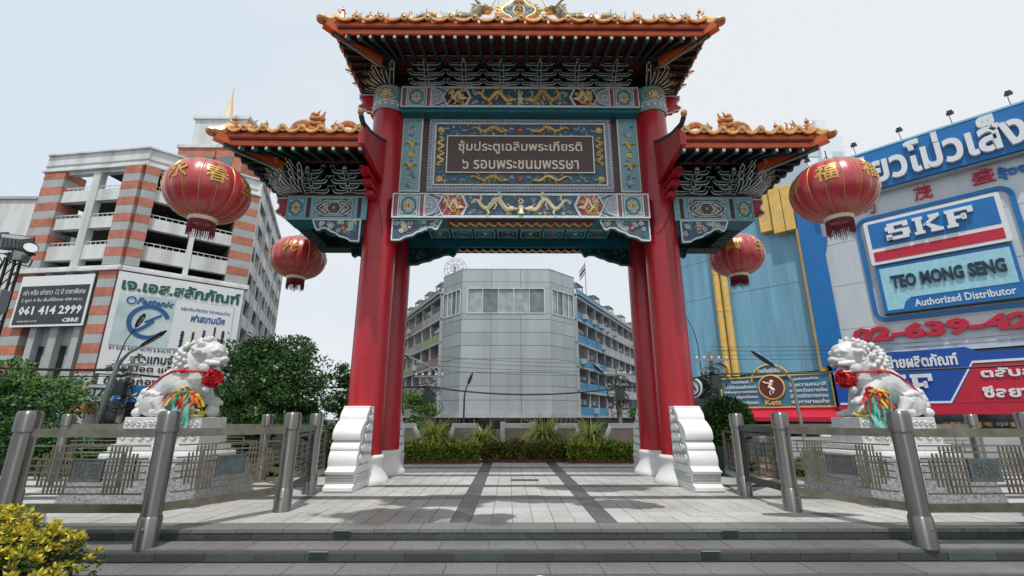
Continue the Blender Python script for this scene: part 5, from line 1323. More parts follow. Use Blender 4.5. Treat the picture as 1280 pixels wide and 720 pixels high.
# potted bush right of the right drum stone, with plastic-wrapped load
m = MB(teal if 0 else M('dark_teal_pot', (.02, .055, .06), .5)); m.smooth = True; m.lathe([(.34, -.01), (.36, .5), (.45, .78), (.42, .8), (.38, .72)], 20, (6.05, 13.4)); t = empty('potted_bush', (6.05, 13.4, 0), 'round green bush in a dark teal pot right of the gate', 'potted plant')
m.build('pot', t)
r = np.random.default_rng(5); v = r.normal(0, 1, (9000, 3)); v /= np.linalg.norm(v, axis=1, keepdims=True); rad = r.uniform(.75, 1.08, (9000, 1)); pts = np.array([6.05, 13.4, 1.35]) + v * rad * np.array([.62, .6, .68])
put('foliage', leafmesh('foliage', leaves(pts, v, .10, .5, rng=r), leafm), t, (0, 0, 0))['kind'] = 'stuff'
m = MB(M('wrapped_crate', (.35, .22, .17), .4, var=.4)).box(6.6, 7.5, 13.0, 13.8, 0, .62); m.mat(M('clear_wrap', (.5, .52, .52), .25, var=.3)).box(6.58, 7.52, 12.98, 13.82, .62, .66); m.mat(MATS['clear_wrap']).prism([(6.58, .66), (7.52, .66), (7.3, .95), (7.0, 1.05), (6.75, .9)], 13.1, 13.7)
tag(m.build('wrapped_crate', bevel=.02), 'brown crate under crumpled clear wrap beside the potted bush', 'crate')
# low planting behind the railings (yellow-green flower bed strips)
for s, x0_, x1_ in ((-1, -12.5, -5.5), (1, 6.0, 12.5)):
    r = np.random.default_rng(60 + s); n = 6500; x = r.uniform(x0_, x1_, n); y = r.uniform(13.2, 14.2, n); z = r.uniform(0, .62, n) * (.75 + .25 * np.sin(x * 3)); d = r.normal(0, .5, (n, 3)); d[:, 2] += .7
    o = put('ground_cover', leafmesh('ground_cover', leaves(np.stack([x, y, z], 1), d, .13, .4, rng=r), leafh), None, (0, 0, 0)); tag(o, 'yellow-green flower bed behind the %s lion enclosure' % ('left' if s < 0 else 'right'), 'plants', None, 'stuff')
# ================================================================= PARKING BUILDING (left)
PA = (-31.17, 36.0); FA = face_xf(PA, ang(-82)); FB = face_xf(PA, ang(49))
pb = empty('parking_building', (-36, 40, G), 'white multi-storey parking building with orange and grey striped pillars', 'building')
def fbox(xf, parts, name, parent, mat, bevel=0):
    m = MB(mat); m.xf = xf
    for p in parts: m.box(*p)
    return m.build(name, parent, bevel)
tops = [22.05, 19.4, 16.85, 14.1]; bots = [20.45, 17.87, 15.35, 13.12]
for nm, xf, s0, s1, mull in (('A', FA, 1.6, 7.6, (4.15, 4.9)), ('B', FB, .95, 7.15, (3.95, 4.32))):
    for k in range(4):
        zt = bots[k - 1] if k else 24.0
        o = fbox(xf, [(s0 - .1, s1 + .1, -.02, .5, tops[k], zt if k else 22.5)], 'spandrel', pb, concw)
        m = MB(concw); m.xf = xf        # railing in the opening
        m.box(s0, s1, .05, .10, bots[k] + .28, bots[k] + .34)
        nn = int((s1 - s0) / .45)
        for i in range(nn): m.box(s0 + (i + .5) * .45, s0 + (i + .5) * .45 + .04, .06, .09, bots[k], bots[k] + .28)
        m.build('rail', o)
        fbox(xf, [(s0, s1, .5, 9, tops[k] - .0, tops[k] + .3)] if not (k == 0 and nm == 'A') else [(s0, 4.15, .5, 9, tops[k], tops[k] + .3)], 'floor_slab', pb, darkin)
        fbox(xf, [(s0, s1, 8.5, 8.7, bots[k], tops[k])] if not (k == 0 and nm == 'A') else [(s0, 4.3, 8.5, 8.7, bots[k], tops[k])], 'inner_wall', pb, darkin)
    fbox(xf, [(mull[0], mull[1], -.12, .45, 13.1, 22.1)], 'white_column', pb, concw)
    fbox(xf, [(s0, s1, .45, 9, 12.9, 13.12)], 'floor_slab', pb, darkin)
def pier(xf, s0, s1, t0, t1, zlo=.0, ztop=22.35, name='stripe'):
    z = ztop; k = 0; h = .745
    while z > zlo:
        fbox(xf, [(s0 - (0 if k % 2 else .015), s1 + (0 if k % 2 else .015), t0 - (0 if k % 2 else .015), t1, max(z - h, zlo), z)], 'orange_brick_band' if k % 2 == 0 else 'grey_band', pb, bricko if k % 2 == 0 else concg); z -= h; k += 1
        if abs(z - 13.4) < .3: z = 13.0
pier(FA, 7.6, 9.7, -.25, 1.5); pier(FA, -.0, 1.62, -.35, .8); pier(FB, .02, .98, -.35, .8, 13.1)
pier(FB, 7.15, 8.85, -.25, .9, 13.1)
for xf, a, b in ((FA, -.2, 10.0), (FB, -.0, 9.0)):      # parapet and cornices
    fbox(xf, [(a, b, -.10, .3, 22.5, 24.0)], 'parapet', pb, concw); fbox(xf, [(a, b, -.28, .3, 24.0, 24.15)], 'coping', pb, concw); fbox(xf, [(a, b, -.35, .0, 22.32, 22.5)], 'cornice', pb, concw); fbox(xf, [(a, b + .1, -.55, .3, 12.9, 13.12)], 'cornice', pb, concw); fbox(xf, [(a, b + .1, -.40, .1, 13.12, 13.35)], 'cornice', pb, concw)
    fbox(xf, [(a, b, -.16, .0, 22.95, 23.05)], 'string_course', pb, concg)
for k, (s_, w_) in enumerate(((2.3, .6), (4.3, .7), (6.3, .6))): fbox(FA, [(s_, s_ + w_, -.15, .4, G, 12.9)], 'grey_column', pb, conc)
fbox(FA, [(1.6, 7.6, .4, .6, 3.2, 12.9)], 'wall', pb, concg); fbox(FA, [(1.6, 7.6, .4, .7, G, 3.2)], 'shopfront', pb, glassd)
for k in range(3): fbox(FA, [(1.7 + k * 2.1, 2.25 + k * 2.1 + 0, .33, .42, 4.5, 7.0)], 'window', pb, glassd)
fbox(FB, [(.5, 8.9, .0, .4, 3.0, 12.9)], 'wall', pb, concw); fbox(FB, [(.5, 8.9, .1, .5, G, 3.0)], 'shopfront', pb, glassd)
fbox(FA, [(9.7, 20, 1.5, 10, G, 12.0)], 'wing', pb, concg)
# right side face
PC = FB @ Vector((8.85, 0, 0)); FC = face_xf((PC.x, PC.y), ang(-20)); 
L_ = 24
mC = Matrix(FC)
n_ = Vector((mC.col[1].x, mC.col[1].y)); 
# local +y must point into the building (towards -x side)
if n_.x > 0: mC.col[1] = -mC.col[1]
for k in range(9):
    z1 = 23.9 - k * 2.62; fbox(mC, [(0, L_, -.05, .4, z1 - 1.15 if k else 22.4, z1)], 'side_spandrel', pb, concw)
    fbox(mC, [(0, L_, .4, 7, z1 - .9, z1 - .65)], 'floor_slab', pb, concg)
for i in range(6):
    fbox(mC, [(i * L_ / 5 - .2, i * L_ / 5 + .25, -.12, .5, G, 23.9)], 'side_column', pb, concw)
    if i < 5:
        m = MB(concw); m.xf = mC; a = i * L_ / 5; m.bar((a + .3, -.05, 22.4), (a + 4.0, -.05, 9.5), .3, .12); m.build('slanting_fin', pb)
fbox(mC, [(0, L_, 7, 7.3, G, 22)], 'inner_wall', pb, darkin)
fbox(mC, [(-.05, L_, -.35, .4, 23.9, 24.2)], 'coping', pb, concw)
for i in range(8): fbox(mC, [(.8 + i * 3, 1.0 + i * 3, -.02, .1, 1, 9.6)], 'mullion', pb, concg)
# banners (their own things)
bn = empty('rental_banner', tuple(FA @ Vector((5, -.5, 10))), 'black and white property rental banner with a telephone number on the striped building', 'banner')
fbox(FA, [(1.76, 8.45, -.52, -.46, 8.42, 12.6)], 'banner_sheet', bn, signw); fbox(FA, [(1.95, 8.25, -.54, -.525, 8.6, 11.75)], 'black_field', bn, M('banner_black', (.035, .035, .038), .5, var=.4, scale=1))
m = MB(signw); flipA = dict(flip=True, xf=FA, res=1)
text(m, 'เช่า หรือ เช่ายาว 12 ปี ราคาพิเศษ', 2.2, 7.9, 11.0, 11.5, -.56, .01, signw, .0, **flipA); text(m, '2 คูหา 4 ชั้น พื้นที่ใช้สอย 438 ตร.ม.', 2.3, 7.9, 10.35, 10.75, -.56, .01, signw, 0, **flipA)
text(m, '061 414 2999', 2.15, 7.9, 9.35, 10.1, -.56, .01, signw, .03, **flipA); text(m, 'CBRE', 2.2, 3.7, 8.72, 9.05, -.56, .01, signw, .03, **flipA); text(m, 'www.cbre.co.th', 6.0, 7.8, 8.8, 8.95, -.56, .01, signw, .01, **flipA)
m.build('lettering', bn)
bb = empty('fastener_billboard', tuple(FB @ Vector((4, -.6, 9))), 'white and pale blue fastener shop billboard with green Thai heading and an arc logo', 'billboard')
fbox(FB, [(-.15, 8.7, -.62, -.55, 4.75, 12.75)], 'board', bb, signw)
m = MB(M('billboard_green', (.0, .10, .07), .5)); text(m, 'เจ.เอส.สลักภัณฑ์', .2, 8.5, 11.3, 12.35, -.68, .05, MATS['billboard_green'], .035, xf=FB, res=1); m.build('green_letters', bb)
fbox(FB, [(.2, 8.2, -.66, -.63, 6.95, 11.1)], 'poster', bb, M('poster_pale', (.40, .60, .62), .5, var=.25, scale=.4, col2=(.62, .72, .72)))
m = MB(signw); m.xf = FB; m.box(3.9, 8.15, -.675, -.665, 7.0, 11.0); m.build('poster_field', bb)
dkb = M('poster_navy', (.01, .09, .26), .5)
m = MB(dkb); m.xf = FB
R_ = 1.25; pts = [(2.35 + R_ * math.cos(a), -.69, 8.95 + R_ * math.sin(a)) for a in [math.radians(20 + 305 * k / 24) for k in range(25)]]
m.ribbon([(p[0], p[2]) for p in pts], .30, -.70, -.68); m.ribbon([(2.35 + .6 * u * 2 - .9, 8.1 + 1.0 * u ** 1.5) for u in [k / 8 for k in range(9)]], .26, -.70, -.68); m.ribbon([(2.2 + .5 * u * 2 - .1, 8.9 + .7 * u) for u in [k / 5 for k in range(6)]], .16, -.70, -.68); m.build('arc_logo', bb)
m = MB(dkb); text(m, 'Fastenic', 1.35, 3.75, 10.3, 10.85, -.70, .02, dkb, .03, xf=FB, res=1, shear=.25); text(m, 'ฟาสเทนนิค', 5.1, 7.6, 9.35, 10.0, -.70, .02, dkb, .03, xf=FB, res=1, shear=.2); text(m, 'ผลิตภัณฑ์ยึดติด วิศวกรรมไทย', 4.3, 7.9, 10.25, 10.55, -.70, .02, dkb, 0, xf=FB, res=1)
text(m, 'BY ECO EASY NUTS & BOLTS  DEMAND OF THE WORLD', .3, 7.9, 6.62, 6.85, -.66, .02, black, 0, xf=FB, res=1)
m.xf = FB; m.mat(dkb).tube([(1.0 + .28 * math.cos(a), -.69, 10.55 + .28 * math.sin(a)) for a in [2 * PI * k / 16 for k in range(17)]], .04, 4); m.build('poster_lettering', bb)
for k, (s_, h_, mt) in enumerate(((4.7, 1.35, teal), (5.45, 1.35, gold), (6.2, 1.6, violet), (6.95, 1.95, goldp), (7.6, 1.7, teal))):
    m = MB(mt); m.xf = FB
    for j in range(6): m.box(s_ - .12 + .02 * (j % 2), s_ + .14 - .02 * (j % 2), -.70, -.68, 7.15 + j * h_ / 6, 7.15 + (j + .8) * h_ / 6)
    m.mat(black).box(s_ - .06, s_ + .08, -.71, -.70, 7.15, 7.15 + h_); m.build('bolt_picture', bb)
m = MB(black); m.xf = FB; text(m, 'ตัวแทนจำหน่าย', 1.9, 6.3, 5.65, 6.5, -.68, .03, black, .02, xf=FB, res=1); text(m, 'สกรู น๊อต แป๊ปต่างๆ', .35, 6.6, 4.85, 5.55, -.68, .03, black, .02, xf=FB, res=1); m.build('black_letters', bb)
ls = empty('lower_shop_sign', tuple(FB @ Vector((3, -.5, 3.6))), 'white strip sign with black Thai letters above blue and yellow shop panels', 'sign')
fbox(FB, [(.1, 6.5, -.6, -.5, 3.95, 4.65)], 'board', ls, signw); m = MB(black); text(m, 'ข้อต่อทองเหลือง', .4, 5.9, 4.0, 4.6, -.64, .03, black, .02, xf=FB, res=1); m.build('black_letters', ls)
fbox(FB, [(-.6, 1.2, -.66, -.5, 2.7, 3.9)], 'grey_panel', ls, M('shop_panel_grey', (.4, .5, .52), .5, var=.3, scale=3)); fbox(FB, [(1.25, 3.2, -.66, -.5, 2.7, 3.9)], 'blue_panel', ls, bluep); fbox(FB, [(3.25, 5.2, -.66, -.5, 2.7, 3.9)], 'yellow_panel', ls, M('shop_panel_yellow', (.65, .5, .02), .5, var=.2, scale=3))
m = MB(signw); text(m, 'KTZN', -.5, 1.1, 3.1, 3.7, -.70, .03, black, .03, xf=FB, res=1); m.xf = FB
for cx, cz, c in ((2.0, 3.6, black), (3.8, 3.55, black), (4.6, 3.1, black)):
    m.mat(c).tube([(cx + .25 * math.cos(a), -.72, cz + .25 * math.sin(a)) for a in [2 * PI * k / 14 for k in range(15)]], .06, 4)
m.mat(signw).ribbon([(1.5, 2.9), (2.1, 3.1), (2.6, 3.4), (2.4, 3.05), (3.0, 2.95)], .1, -.70, -.68); m.build('panel_graphics', ls)
# tower behind and a small white block at the far left
tw = empty('brick_tower', (-45, 62, G), 'pale tower with a red brick storey and gold spire behind the parking building', 'tower')
m = MB(concw).box(-46.3, -38.5, 60, 68, 38.3, 44.5); m.mat(bricko).box(-47.6, -38.2, 59.6, 68, 33, 39.0); m.mat(concw).box(-46.6, -38.3, 59.7, 68.2, 44.0, 44.5); m.mat(concw).box(-47.8, -38, 59.4, 68, 39.0, 39.5).box(-47, -38.5, 60, 68, G, 33); m.build('tower_body', tw)
for k in range(3): MB(glassl).box(-46.6 + k * 2.7, -45.0 + k * 2.7, 59.5, 59.7, 34.6, 37.6).build('window', tw)
m = MB(bricko).add([(-46.2, 59.8, 44.5), (-39, 59.8, 44.5), (-39, 66, 44.5), (-46.2, 66, 44.5), (-42.9, 62.5, 46.2)], [(0, 1, 4), (1, 2, 4), (2, 3, 4), (3, 0, 4)]); m.build('roof', tw)
m = MB(M('faded_gold', (.74, .58, .32), .5)); m.smooth = True; m.lathe([(.9, 45.3), (.5, 46.5), (.22, 49), (.02, 52)], 12, (-43.2, 62.3)); m.build('spire', tw)
wb = empty('white_block_building', (-53, 47, G), 'small plain white block building at the far left behind the parking building', 'building')
MB(concw).box(-62, -49.6, 45, 55, G, 23.6).build('wall', wb); MB(concg).box(-62, -49.4, 44.8, 55, 23.6, 23.9).build('coping', wb); MB(glassd).box(-52.2, -51.4, 44.9, 45.1, 18.4, 19.9).build('window', wb); MB(concw).box(-53.5, -51.5, 48, 50, 23.6, 25.4).build('roof_box', wb)

# ================================================================= SHOP BUILDING (right)
PS = (21.53, 30.0); dS = (-ang(-44)[0], -ang(-44)[1]); FS = face_xf(PS, dS)
sb = empty('shop_building', (26, 28, G), 'white shop building with big blue Thai sign band and bearing brand panels', 'building')
fbox(FS, [(-1.2, 17, 0, 8, 5.2, 17.6)], 'wall', sb, wallw)
fbox(FS, [(-1.2, 17, .4, 8, G, 5.2)], 'shopfront', sb, glassd)
fbox(FS, [(-1.22, .12, -.12, 0, 4.8, 16.2)], 'blue_corner_strip', sb, bluep); 
for k in range(3): fbox(FS, [(.12, .12 + .25 - .06 * k, -.10, 0, 13.2 - .3 * k, 13.5 - .3 * k)], 'corner_step', sb, bluep)
for k in range(4): fbox(FS, [(.2, 17, -.012, 0, 7.05 + k * 2.9, 7.07 + k * 2.9)], 'panel_joint', sb, concg)
bs = empty('blue_name_band', tuple(FS @ Vector((8, -.5, 17))), 'long blue sign band with raised white Thai letters along the roofline', 'sign')
fbox(FS, [(.3, 17, -.7, .1, 15.62, 18.3)], 'band', bs, bluep, .03); fbox(FS, [(.3, 17, -.73, .12, 18.3, 18.42)], 'top_trim', bs, bluel); fbox(FS, [(.3, 17, -.5, .0, 15.5, 15.62)], 'bottom_trim', bs, concg)
m = MB(signw); text(m, 'เตียวโม่วเส็ง', 1.9, 10.4, 15.95, 18.15, -.95, .25, signw, .03, xf=FS); m.build('raised_letters', bs)
m = MB(bluep); text(m, 'รุ่งเรือง', 10.9, 14.5, 16.2, 17.9, -.9, .2, signw, .04, xf=FS); m.build('raised_letters', bs)
for k, (s_, lab) in enumerate(((.2, 'black floodlight at the left end of the blue sign band, above the lantern'), (2.95, 'black floodlight on the blue sign band, just right of the large lantern'), (5.35, 'black floodlight standing above the tall first letters of the blue sign band'), (7.75, 'black floodlight standing above the middle letters of the blue sign band'), (10.2, 'black floodlight at the right edge of the photo on the blue sign band'))):
    fl = empty('sign_floodlight', tuple(FS @ Vector((s_, -.5, 18.42))), lab, 'floodlight', 'floodlights above the sign')
    m = MB(black); m.xf = FS; m.tube([(s_, -.3, 18.42), (s_ - .05, -.5, 19.0), (s_, -.6, 19.1)], .02, 5); m.build('stalk', fl)
    m = MB(black); m.xf = FS; m.box(s_ - .17, s_ + .17, -.75, -.5, 19.08, 19.18).box(s_ - .12, s_ + .12, -.7, -.55, 19.28, 19.32); m.build('lamp_head', fl)
tag(None or fbox(FS, [(0.0001, .0002, 0, .0001, 6, 6.0001)], 'bracket_dot', sb, black), None) if 0 else None
# red Chinese characters and small blue Thai text
for ch, a_, b_, c_, d_ in (('刁', 2.62, 3.3, 14.35, 15.05), ('茂', 5.25, 6.1, 14.42, 15.3), ('盛', 7.85, 8.8, 14.5, 15.35)):
    m = MB(signr); text(m, ch, a_, b_, c_, d_, -.12, .12, signr, .012, xf=FS); m.build('red_character', sb)
m = MB(bluep); text(m, 'รุ้งจรัสศิลป์', 8.9, 12.4, 14.4, 15.2, -.1, .1, bluep, .03, xf=FS); m.build('blue_letters', sb)
# bearing brand sign
sk = empty('bearing_brand_sign', tuple(FS @ Vector((5.6, -.3, 10.7))), 'raised double panel: blue and red brand sign above the light blue distributor plate', 'sign')
def rrect(x0, x1, z0, z1, r, n=5):
    P = []
    for cx, cz, a0 in ((x1 - r, z1 - r, 0), (x0 + r, z1 - r, 90), (x0 + r, z0 + r, 180), (x1 - r, z0 + r, 270)):
        for k in range(n + 1): a = math.radians(a0 + 90 * k / n); P.append((cx + r * math.cos(a), cz + r * math.sin(a)))
    return P
P = rrect(2.15, 9.2, 7.35, 14.0, .55); m = MB(bluep); m.xf = FS; m.ribbon(P + [P[0]], .22, -.14, 0); m.build('outline_tube', sk)
m = MB(signw); m.xf = FS; m.prism(rrect(2.5, 8.72, 10.78, 13.68, .12), -.42, -.02); m.build('upper_panel', sk, .01)
m = MB(bluep); m.xf = FS; m.prism(rrect(2.72, 8.5, 11.85, 13.5, .05), -.44, -.41); m.mat(signr).prism(rrect(2.72, 8.5, 10.98, 11.6, .04), -.44, -.41); m.build('colour_fields', sk)
def skf(m, x0, x1, z0, z1, y, dpt):      # blocky slab letters
    m.xf = FS; m.mat(signw); W = x1 - x0; H = z1 - z0; X = lambda u: x0 + u * W; Z = lambda v: z0 + v * H
    pr = lambda pts: m.prism([(X(a), Z(b)) for a, b in pts], y, y + dpt)
    b = lambda a0, a1, c0, c1: pr([(a0, c0), (a1, c0), (a1, c1), (a0, c1)])
    b(.015, .27, 0, .19); b(.20, .29, .19, .42); b(.03, .285, .42, .58); b(.0, .11, .58, .82); b(.03, .28, .82, 1); b(0, .07, .0, .33); b(.215, .28, .70, .82)
    b(.335, .455, 0, .17); b(.365, .435, .17, .83); b(.335, .455, .83, 1)
    pr([(.435, .42), (.55, .83), (.64, .83), (.50, .50)]); pr([(.455, .55), (.52, .52), (.64, .17), (.54, .17)]); b(.52, .645, .83, 1); b(.52, .66, 0, .17)
    b(.70, .82, 0, .17); b(.72, .80, .17, .83); b(.70, 1.0, .83, 1.0); b(.94, 1.0, .66, .83); b(.80, .90, .42, .58); b(.87, .92, .34, .66)
m = MB(signw); skf(m, 3.55, 7.55, 12.12, 13.2, -.66, .22); m.build('raised_letters', sk)
m = MB(bluep); m.xf = FS; m.prism(rrect(2.62, 8.66, 7.68, 10.68, .12), -.32, -.02); m.build('lower_panel', sk, .01)
m = MB(M('plate_light_blue', (.32, .60, .70), .4)); m.xf = FS; m.prism([(2.8, 7.85), (3.55, 7.85), (3.7, 8.25), (4.0, 8.5), (8.5, 8.5), (8.5, 10.5), (2.8, 10.5)], -.34, -.31); m.build('light_field', sk)
m = MB(black); text(m, 'TEO MONG SENG', 3.25, 8.2, 9.15, 9.95, -.44, .1, M('letter_navy', (.008, .03, .06), .4), .035, xf=FS); m.build('dark_letters', sk)
m = MB(signw); text(m, 'Authorized Distributor', 4.1, 8.3, 7.88, 8.32, -.345, .02, signw, .02, xf=FS); m.build('white_letters', sk)
fbox(FS, [(2.6, 8.66, -.34, -.02, 7.6, 7.68)], 'shadow_gap', sk, black)
# phone number
m = MB(signr); text(m, '02-639-4249', .75, 10.6, 6.05, 7.0, -.22, .2, signr, .05, xf=FS); ph = m.build('phone_number_letters'); tag(ph, 'raised red telephone number letters on the white shop wall', 'lettering')
for i in range(2): m = MB(concg); m.xf = FS; m.box(.3, 16, -.03, -.01, 5.55 + i * .25, 5.57 + i * .25); m.build('wall_cable', sb)
# lower blue and red sign
lo = empty('brand_product_sign', tuple(FS @ Vector((4, -.3, 3.7))), 'blue and red shop sign with white Thai letters behind the right lion', 'sign')
m = MB(bluedk); m.xf = FS; m.prism([(-.6, 2.3), (17, 2.3), (17, 4.98), (6.3, 4.98), (5.75, 5.30), (-.6, 5.30)], -.5, .4); m.build('blue_board', lo)
m = MB(signr); m.xf = FS; m.prism([(-.6, 1.7), (17, 1.7), (17, 2.28), (-.6, 2.28)], -.52, .4); m.prism([(4.75, 2.3), (17, 2.3), (17, 4.35), (5.95, 4.35)], -.52, -.49); m.build('red_board', lo)
m = MB(signw); m.xf = FS; m.ribbon([(-.5, 2.36), (4.65, 2.36), (5.9, 4.45), (17, 4.45)], .12, -.55, -.50); m.build('white_line', lo)
m = MB(signw); text(m, 'ตัวแทนจำหน่ายผลิตภัณฑ์', -.3, 5.35, 4.35, 5.1, -.56, .06, signw, .035, xf=FS); skf(m, .9, 4.1, 2.75, 3.95, -.58, .08); text(m, 'ตลับลูกปืน', 6.1, 9.6, 3.45, 4.1, -.58, .06, signw, .035, xf=FS); text(m, 'ซีลยางกันรั่ว', 6.0, 10, 2.55, 3.2, -.58, .06, signw, .035, xf=FS); m.build('white_letters', lo)
# goods in the dark shopfront
rr = random.Random(2)
m = MB(gold)
for k in range(60):
    s_ = rr.uniform(0, 13); m.xf = FS; m.mat(rr.choice([gold, concg, galv, figm])).lathe([(.12, 1.0 + rr.uniform(0, .2)), (.12, 1.12), (.16, 1.3)], 7, (s_, .2))
tag(m.build('shop_goods', sb), kind='stuff')
# blue metal wall with yellow pipes, left of the shop
bw_ = empty('blue_walled_building', tuple(FS @ Vector((-6, 2, 0))), 'pale blue sheet-metal walled building with yellow downpipes beside the white shop', 'building')
for i in range(10): fbox(FS, [(-14.5 + i * 1.33, -14.5 + (i + 1) * 1.33 - .012, .6, 4, 4.6, 17.5)], 'wall_sheet', bw_, bluew)
fbox(FS, [(-14.5, -1.2, .58, .60, 10.9, 10.93)], 'sheet_joint', bw_, concg); fbox(FS, [(-14.5, -1.2, .58, .60, 14.0, 14.03)], 'sheet_joint', bw_, concg)
for s_ in (-7.45, -6.85, -1.2):
    m = MB(yelp); m.xf = FS; m.smooth = True; m.lathe([(.26, 4.5), (.26, 14.6 if s_ > -3 else 17)], 16, (s_, .2)); m.smooth = False
    for z in (6.5, 9.5, 12.5): m.lathe([(.28, z), (.28, z + .08)], 16, (s_, .2))
    m.build('yellow_pipe', bw_)
fbox(FS, [(-2.75, -2.0, -.1, .7, 14.6, 18.3)], 'yellow_box', bw_, yelp, .02); fbox(FS, [(-3.7, -2.85, .1, .7, 15.0, 18.2)], 'yellow_box', bw_, yelp, .02); fbox(FS, [(-1.95, -1.3, -.1, .6, 14.6, 18.1)], 'yellow_box', bw_, yelp, .02)
fbox(FS, [(-14.5, -1.2, .8, 4, G, 4.6)], 'shopfront', bw_, glassd)
m = MB(signr); m.xf = FS; m.add([(-9, .6, 2.2), (-.5, .6, 2.2), (-.5, -1.4, 1.55), (-9, -1.4, 1.55)], [(0, 1, 2, 3)]); m.box(-9, -.5, -1.42, -1.40, 1.3, 1.56).box(-9, -.5, .1, .6, 1.3, 2.2); m.build('red_awning', bw_)
ke = empty('carved_trade_sign', tuple(FS @ Vector((-4.5, .2, 3.3))), 'blue trade sign with gold frame, arched top and brown round emblem', 'sign')
KX = lambda u: -8.0 + u * 7.1
m = MB(M('trade_sign_blue', (.05, .20, .30), .5)); m.xf = FS; m.box(-8.0, -.9, .1, .5, 2.25, 4.35); m.prism([(-4.5 + 1.25 * math.cos(a), 4.0 + 1.15 * math.sin(a)) for a in [PI * k / 16 for k in range(17)]], .1, .5); m.build('board', ke)
m = MB(gold); m.xf = FS; frame(m, -8.06, -.84, 2.19, 4.41, .12, .10, .08); m.tube([(-4.5 + 1.27 * math.cos(a), .05, 4.0 + 1.17 * math.sin(a)) for a in [PI * k / 16 for k in range(17)]], .06, 5)
m.tube([(-4.5 + .82 * math.cos(a), .02, 3.6 + .82 * math.sin(a)) for a in [2 * PI * k / 24 for k in range(25)]], .07, 5); m.build('gold_frame', ke)
m = MB(M('emblem_brown', (.13, .03, .02), .5)); m.xf = FS; m.prism([(-4.5 + .8 * math.cos(a), 3.6 + .8 * math.sin(a)) for a in [2 * PI * k / 24 for k in range(24)]], -.02, .1)
m.mat(cream).ball((-4.45, -.05, 3.98), (.13, .06, .12), 8, 6); m.tube([(-4.45, -.05, 3.85), (-4.6, -.05, 3.6), (-4.35, -.05, 3.4), (-4.45, -.05, 3.15)], [.12, .14, .1, .05], 6); m.tube([(-4.5, -.05, 3.85), (-4.85, -.05, 3.9), (-5.0, -.05, 4.0)], .05, 5); m.tube([(-4.4, -.05, 3.45), (-4.65, -.05, 3.3), (-4.6, -.05, 3.05)], [.08, .06, .04], 5); m.build('round_emblem', ke)
m = MB(gold); text(m, 'Kett', -5.05, -4.0, 2.38, 2.75, .0, .08, gold, .03, xf=FS); m.build('gold_letters', ke)
m = MB(signw)
text(m, 'ร้านสีเคมีภัณฑ์', -5.3, -3.7, 4.62, 4.95, .04, .05, signw, .03, xf=FS, res=1)
for k, (a_, b_) in enumerate((('จำหน่ายทินเนอร์', 'ศูนย์รวมเครื่อง'), ('สีน้ำสีน้ำมันแล็คเกอร์', 'วัดความหนาสี'), ('สีพ่นอุตสาหกรรม', 'เครื่องวัดความชื้น'), ('แปรงทาสีลูกกลิ้งครบ', 'มิเตอร์ตรวจสอบ'), ('สีย้อมไม้น้ำยาเคลือบเงา', 'ราคาขายส่ง'))):
    z = 3.95 - k * .37
    if k == 0: text(m, a_, -7.2, -6.0, z, z + .24, .04, .05, signw, .02, xf=FS, res=1); text(m, b_, -3.1, -1.6, z, z + .24, .04, .05, signw, .02, xf=FS, res=1)
    else: text(m, a_, -7.8, -5.5 , z, z + .25, .04, .05, signw, .02, xf=FS, res=1); text(m, b_, -3.4, -1.2, z, z + .25, .04, .05, signw, .02, xf=FS, res=1)
m.build('white_letters', ke)
# round trade disc left of it, tied to the pole
m = MB(signw); m.xf = FS; m.prism([(-10.2 + .8 * math.cos(a), 3.8 + .8 * math.sin(a)) for a in [2 * PI * k / 24 for k in range(24)]], -.1, .1)
m.mat(black).tube([(-10.2 + .62 * math.cos(a), -.12, 3.8 + .62 * math.sin(a)) for a in [2 * PI * k / 24 for k in range(25)]], .07, 5); m.tube([(-10.5, -.12, 3.6), (-10.1, -.12, 4.1), (-9.9, -.12, 3.6)], .1, 5); tag(m.build('round_shop_sign'), 'round black and white shop disc left of the blue trade sign', 'sign')
# pale far towers
ft = empty('pale_far_building', (62, 80, G), 'hazy pale tall building far behind the right side roof', 'building')
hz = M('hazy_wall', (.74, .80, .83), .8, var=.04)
MB(hz).box(57.5, 65.5, 80, 95, G, 55).box(60, 62, 79, 80, G, 58).build('wall', ft)
for i in range(10): MB(glassl if 0 else M('hazy_glass', (.55, .63, .68), .5)).box(58, 65, 79.9, 80, 18 + i * 3.6, 19.2 + i * 3.6).build('window_band', ft)

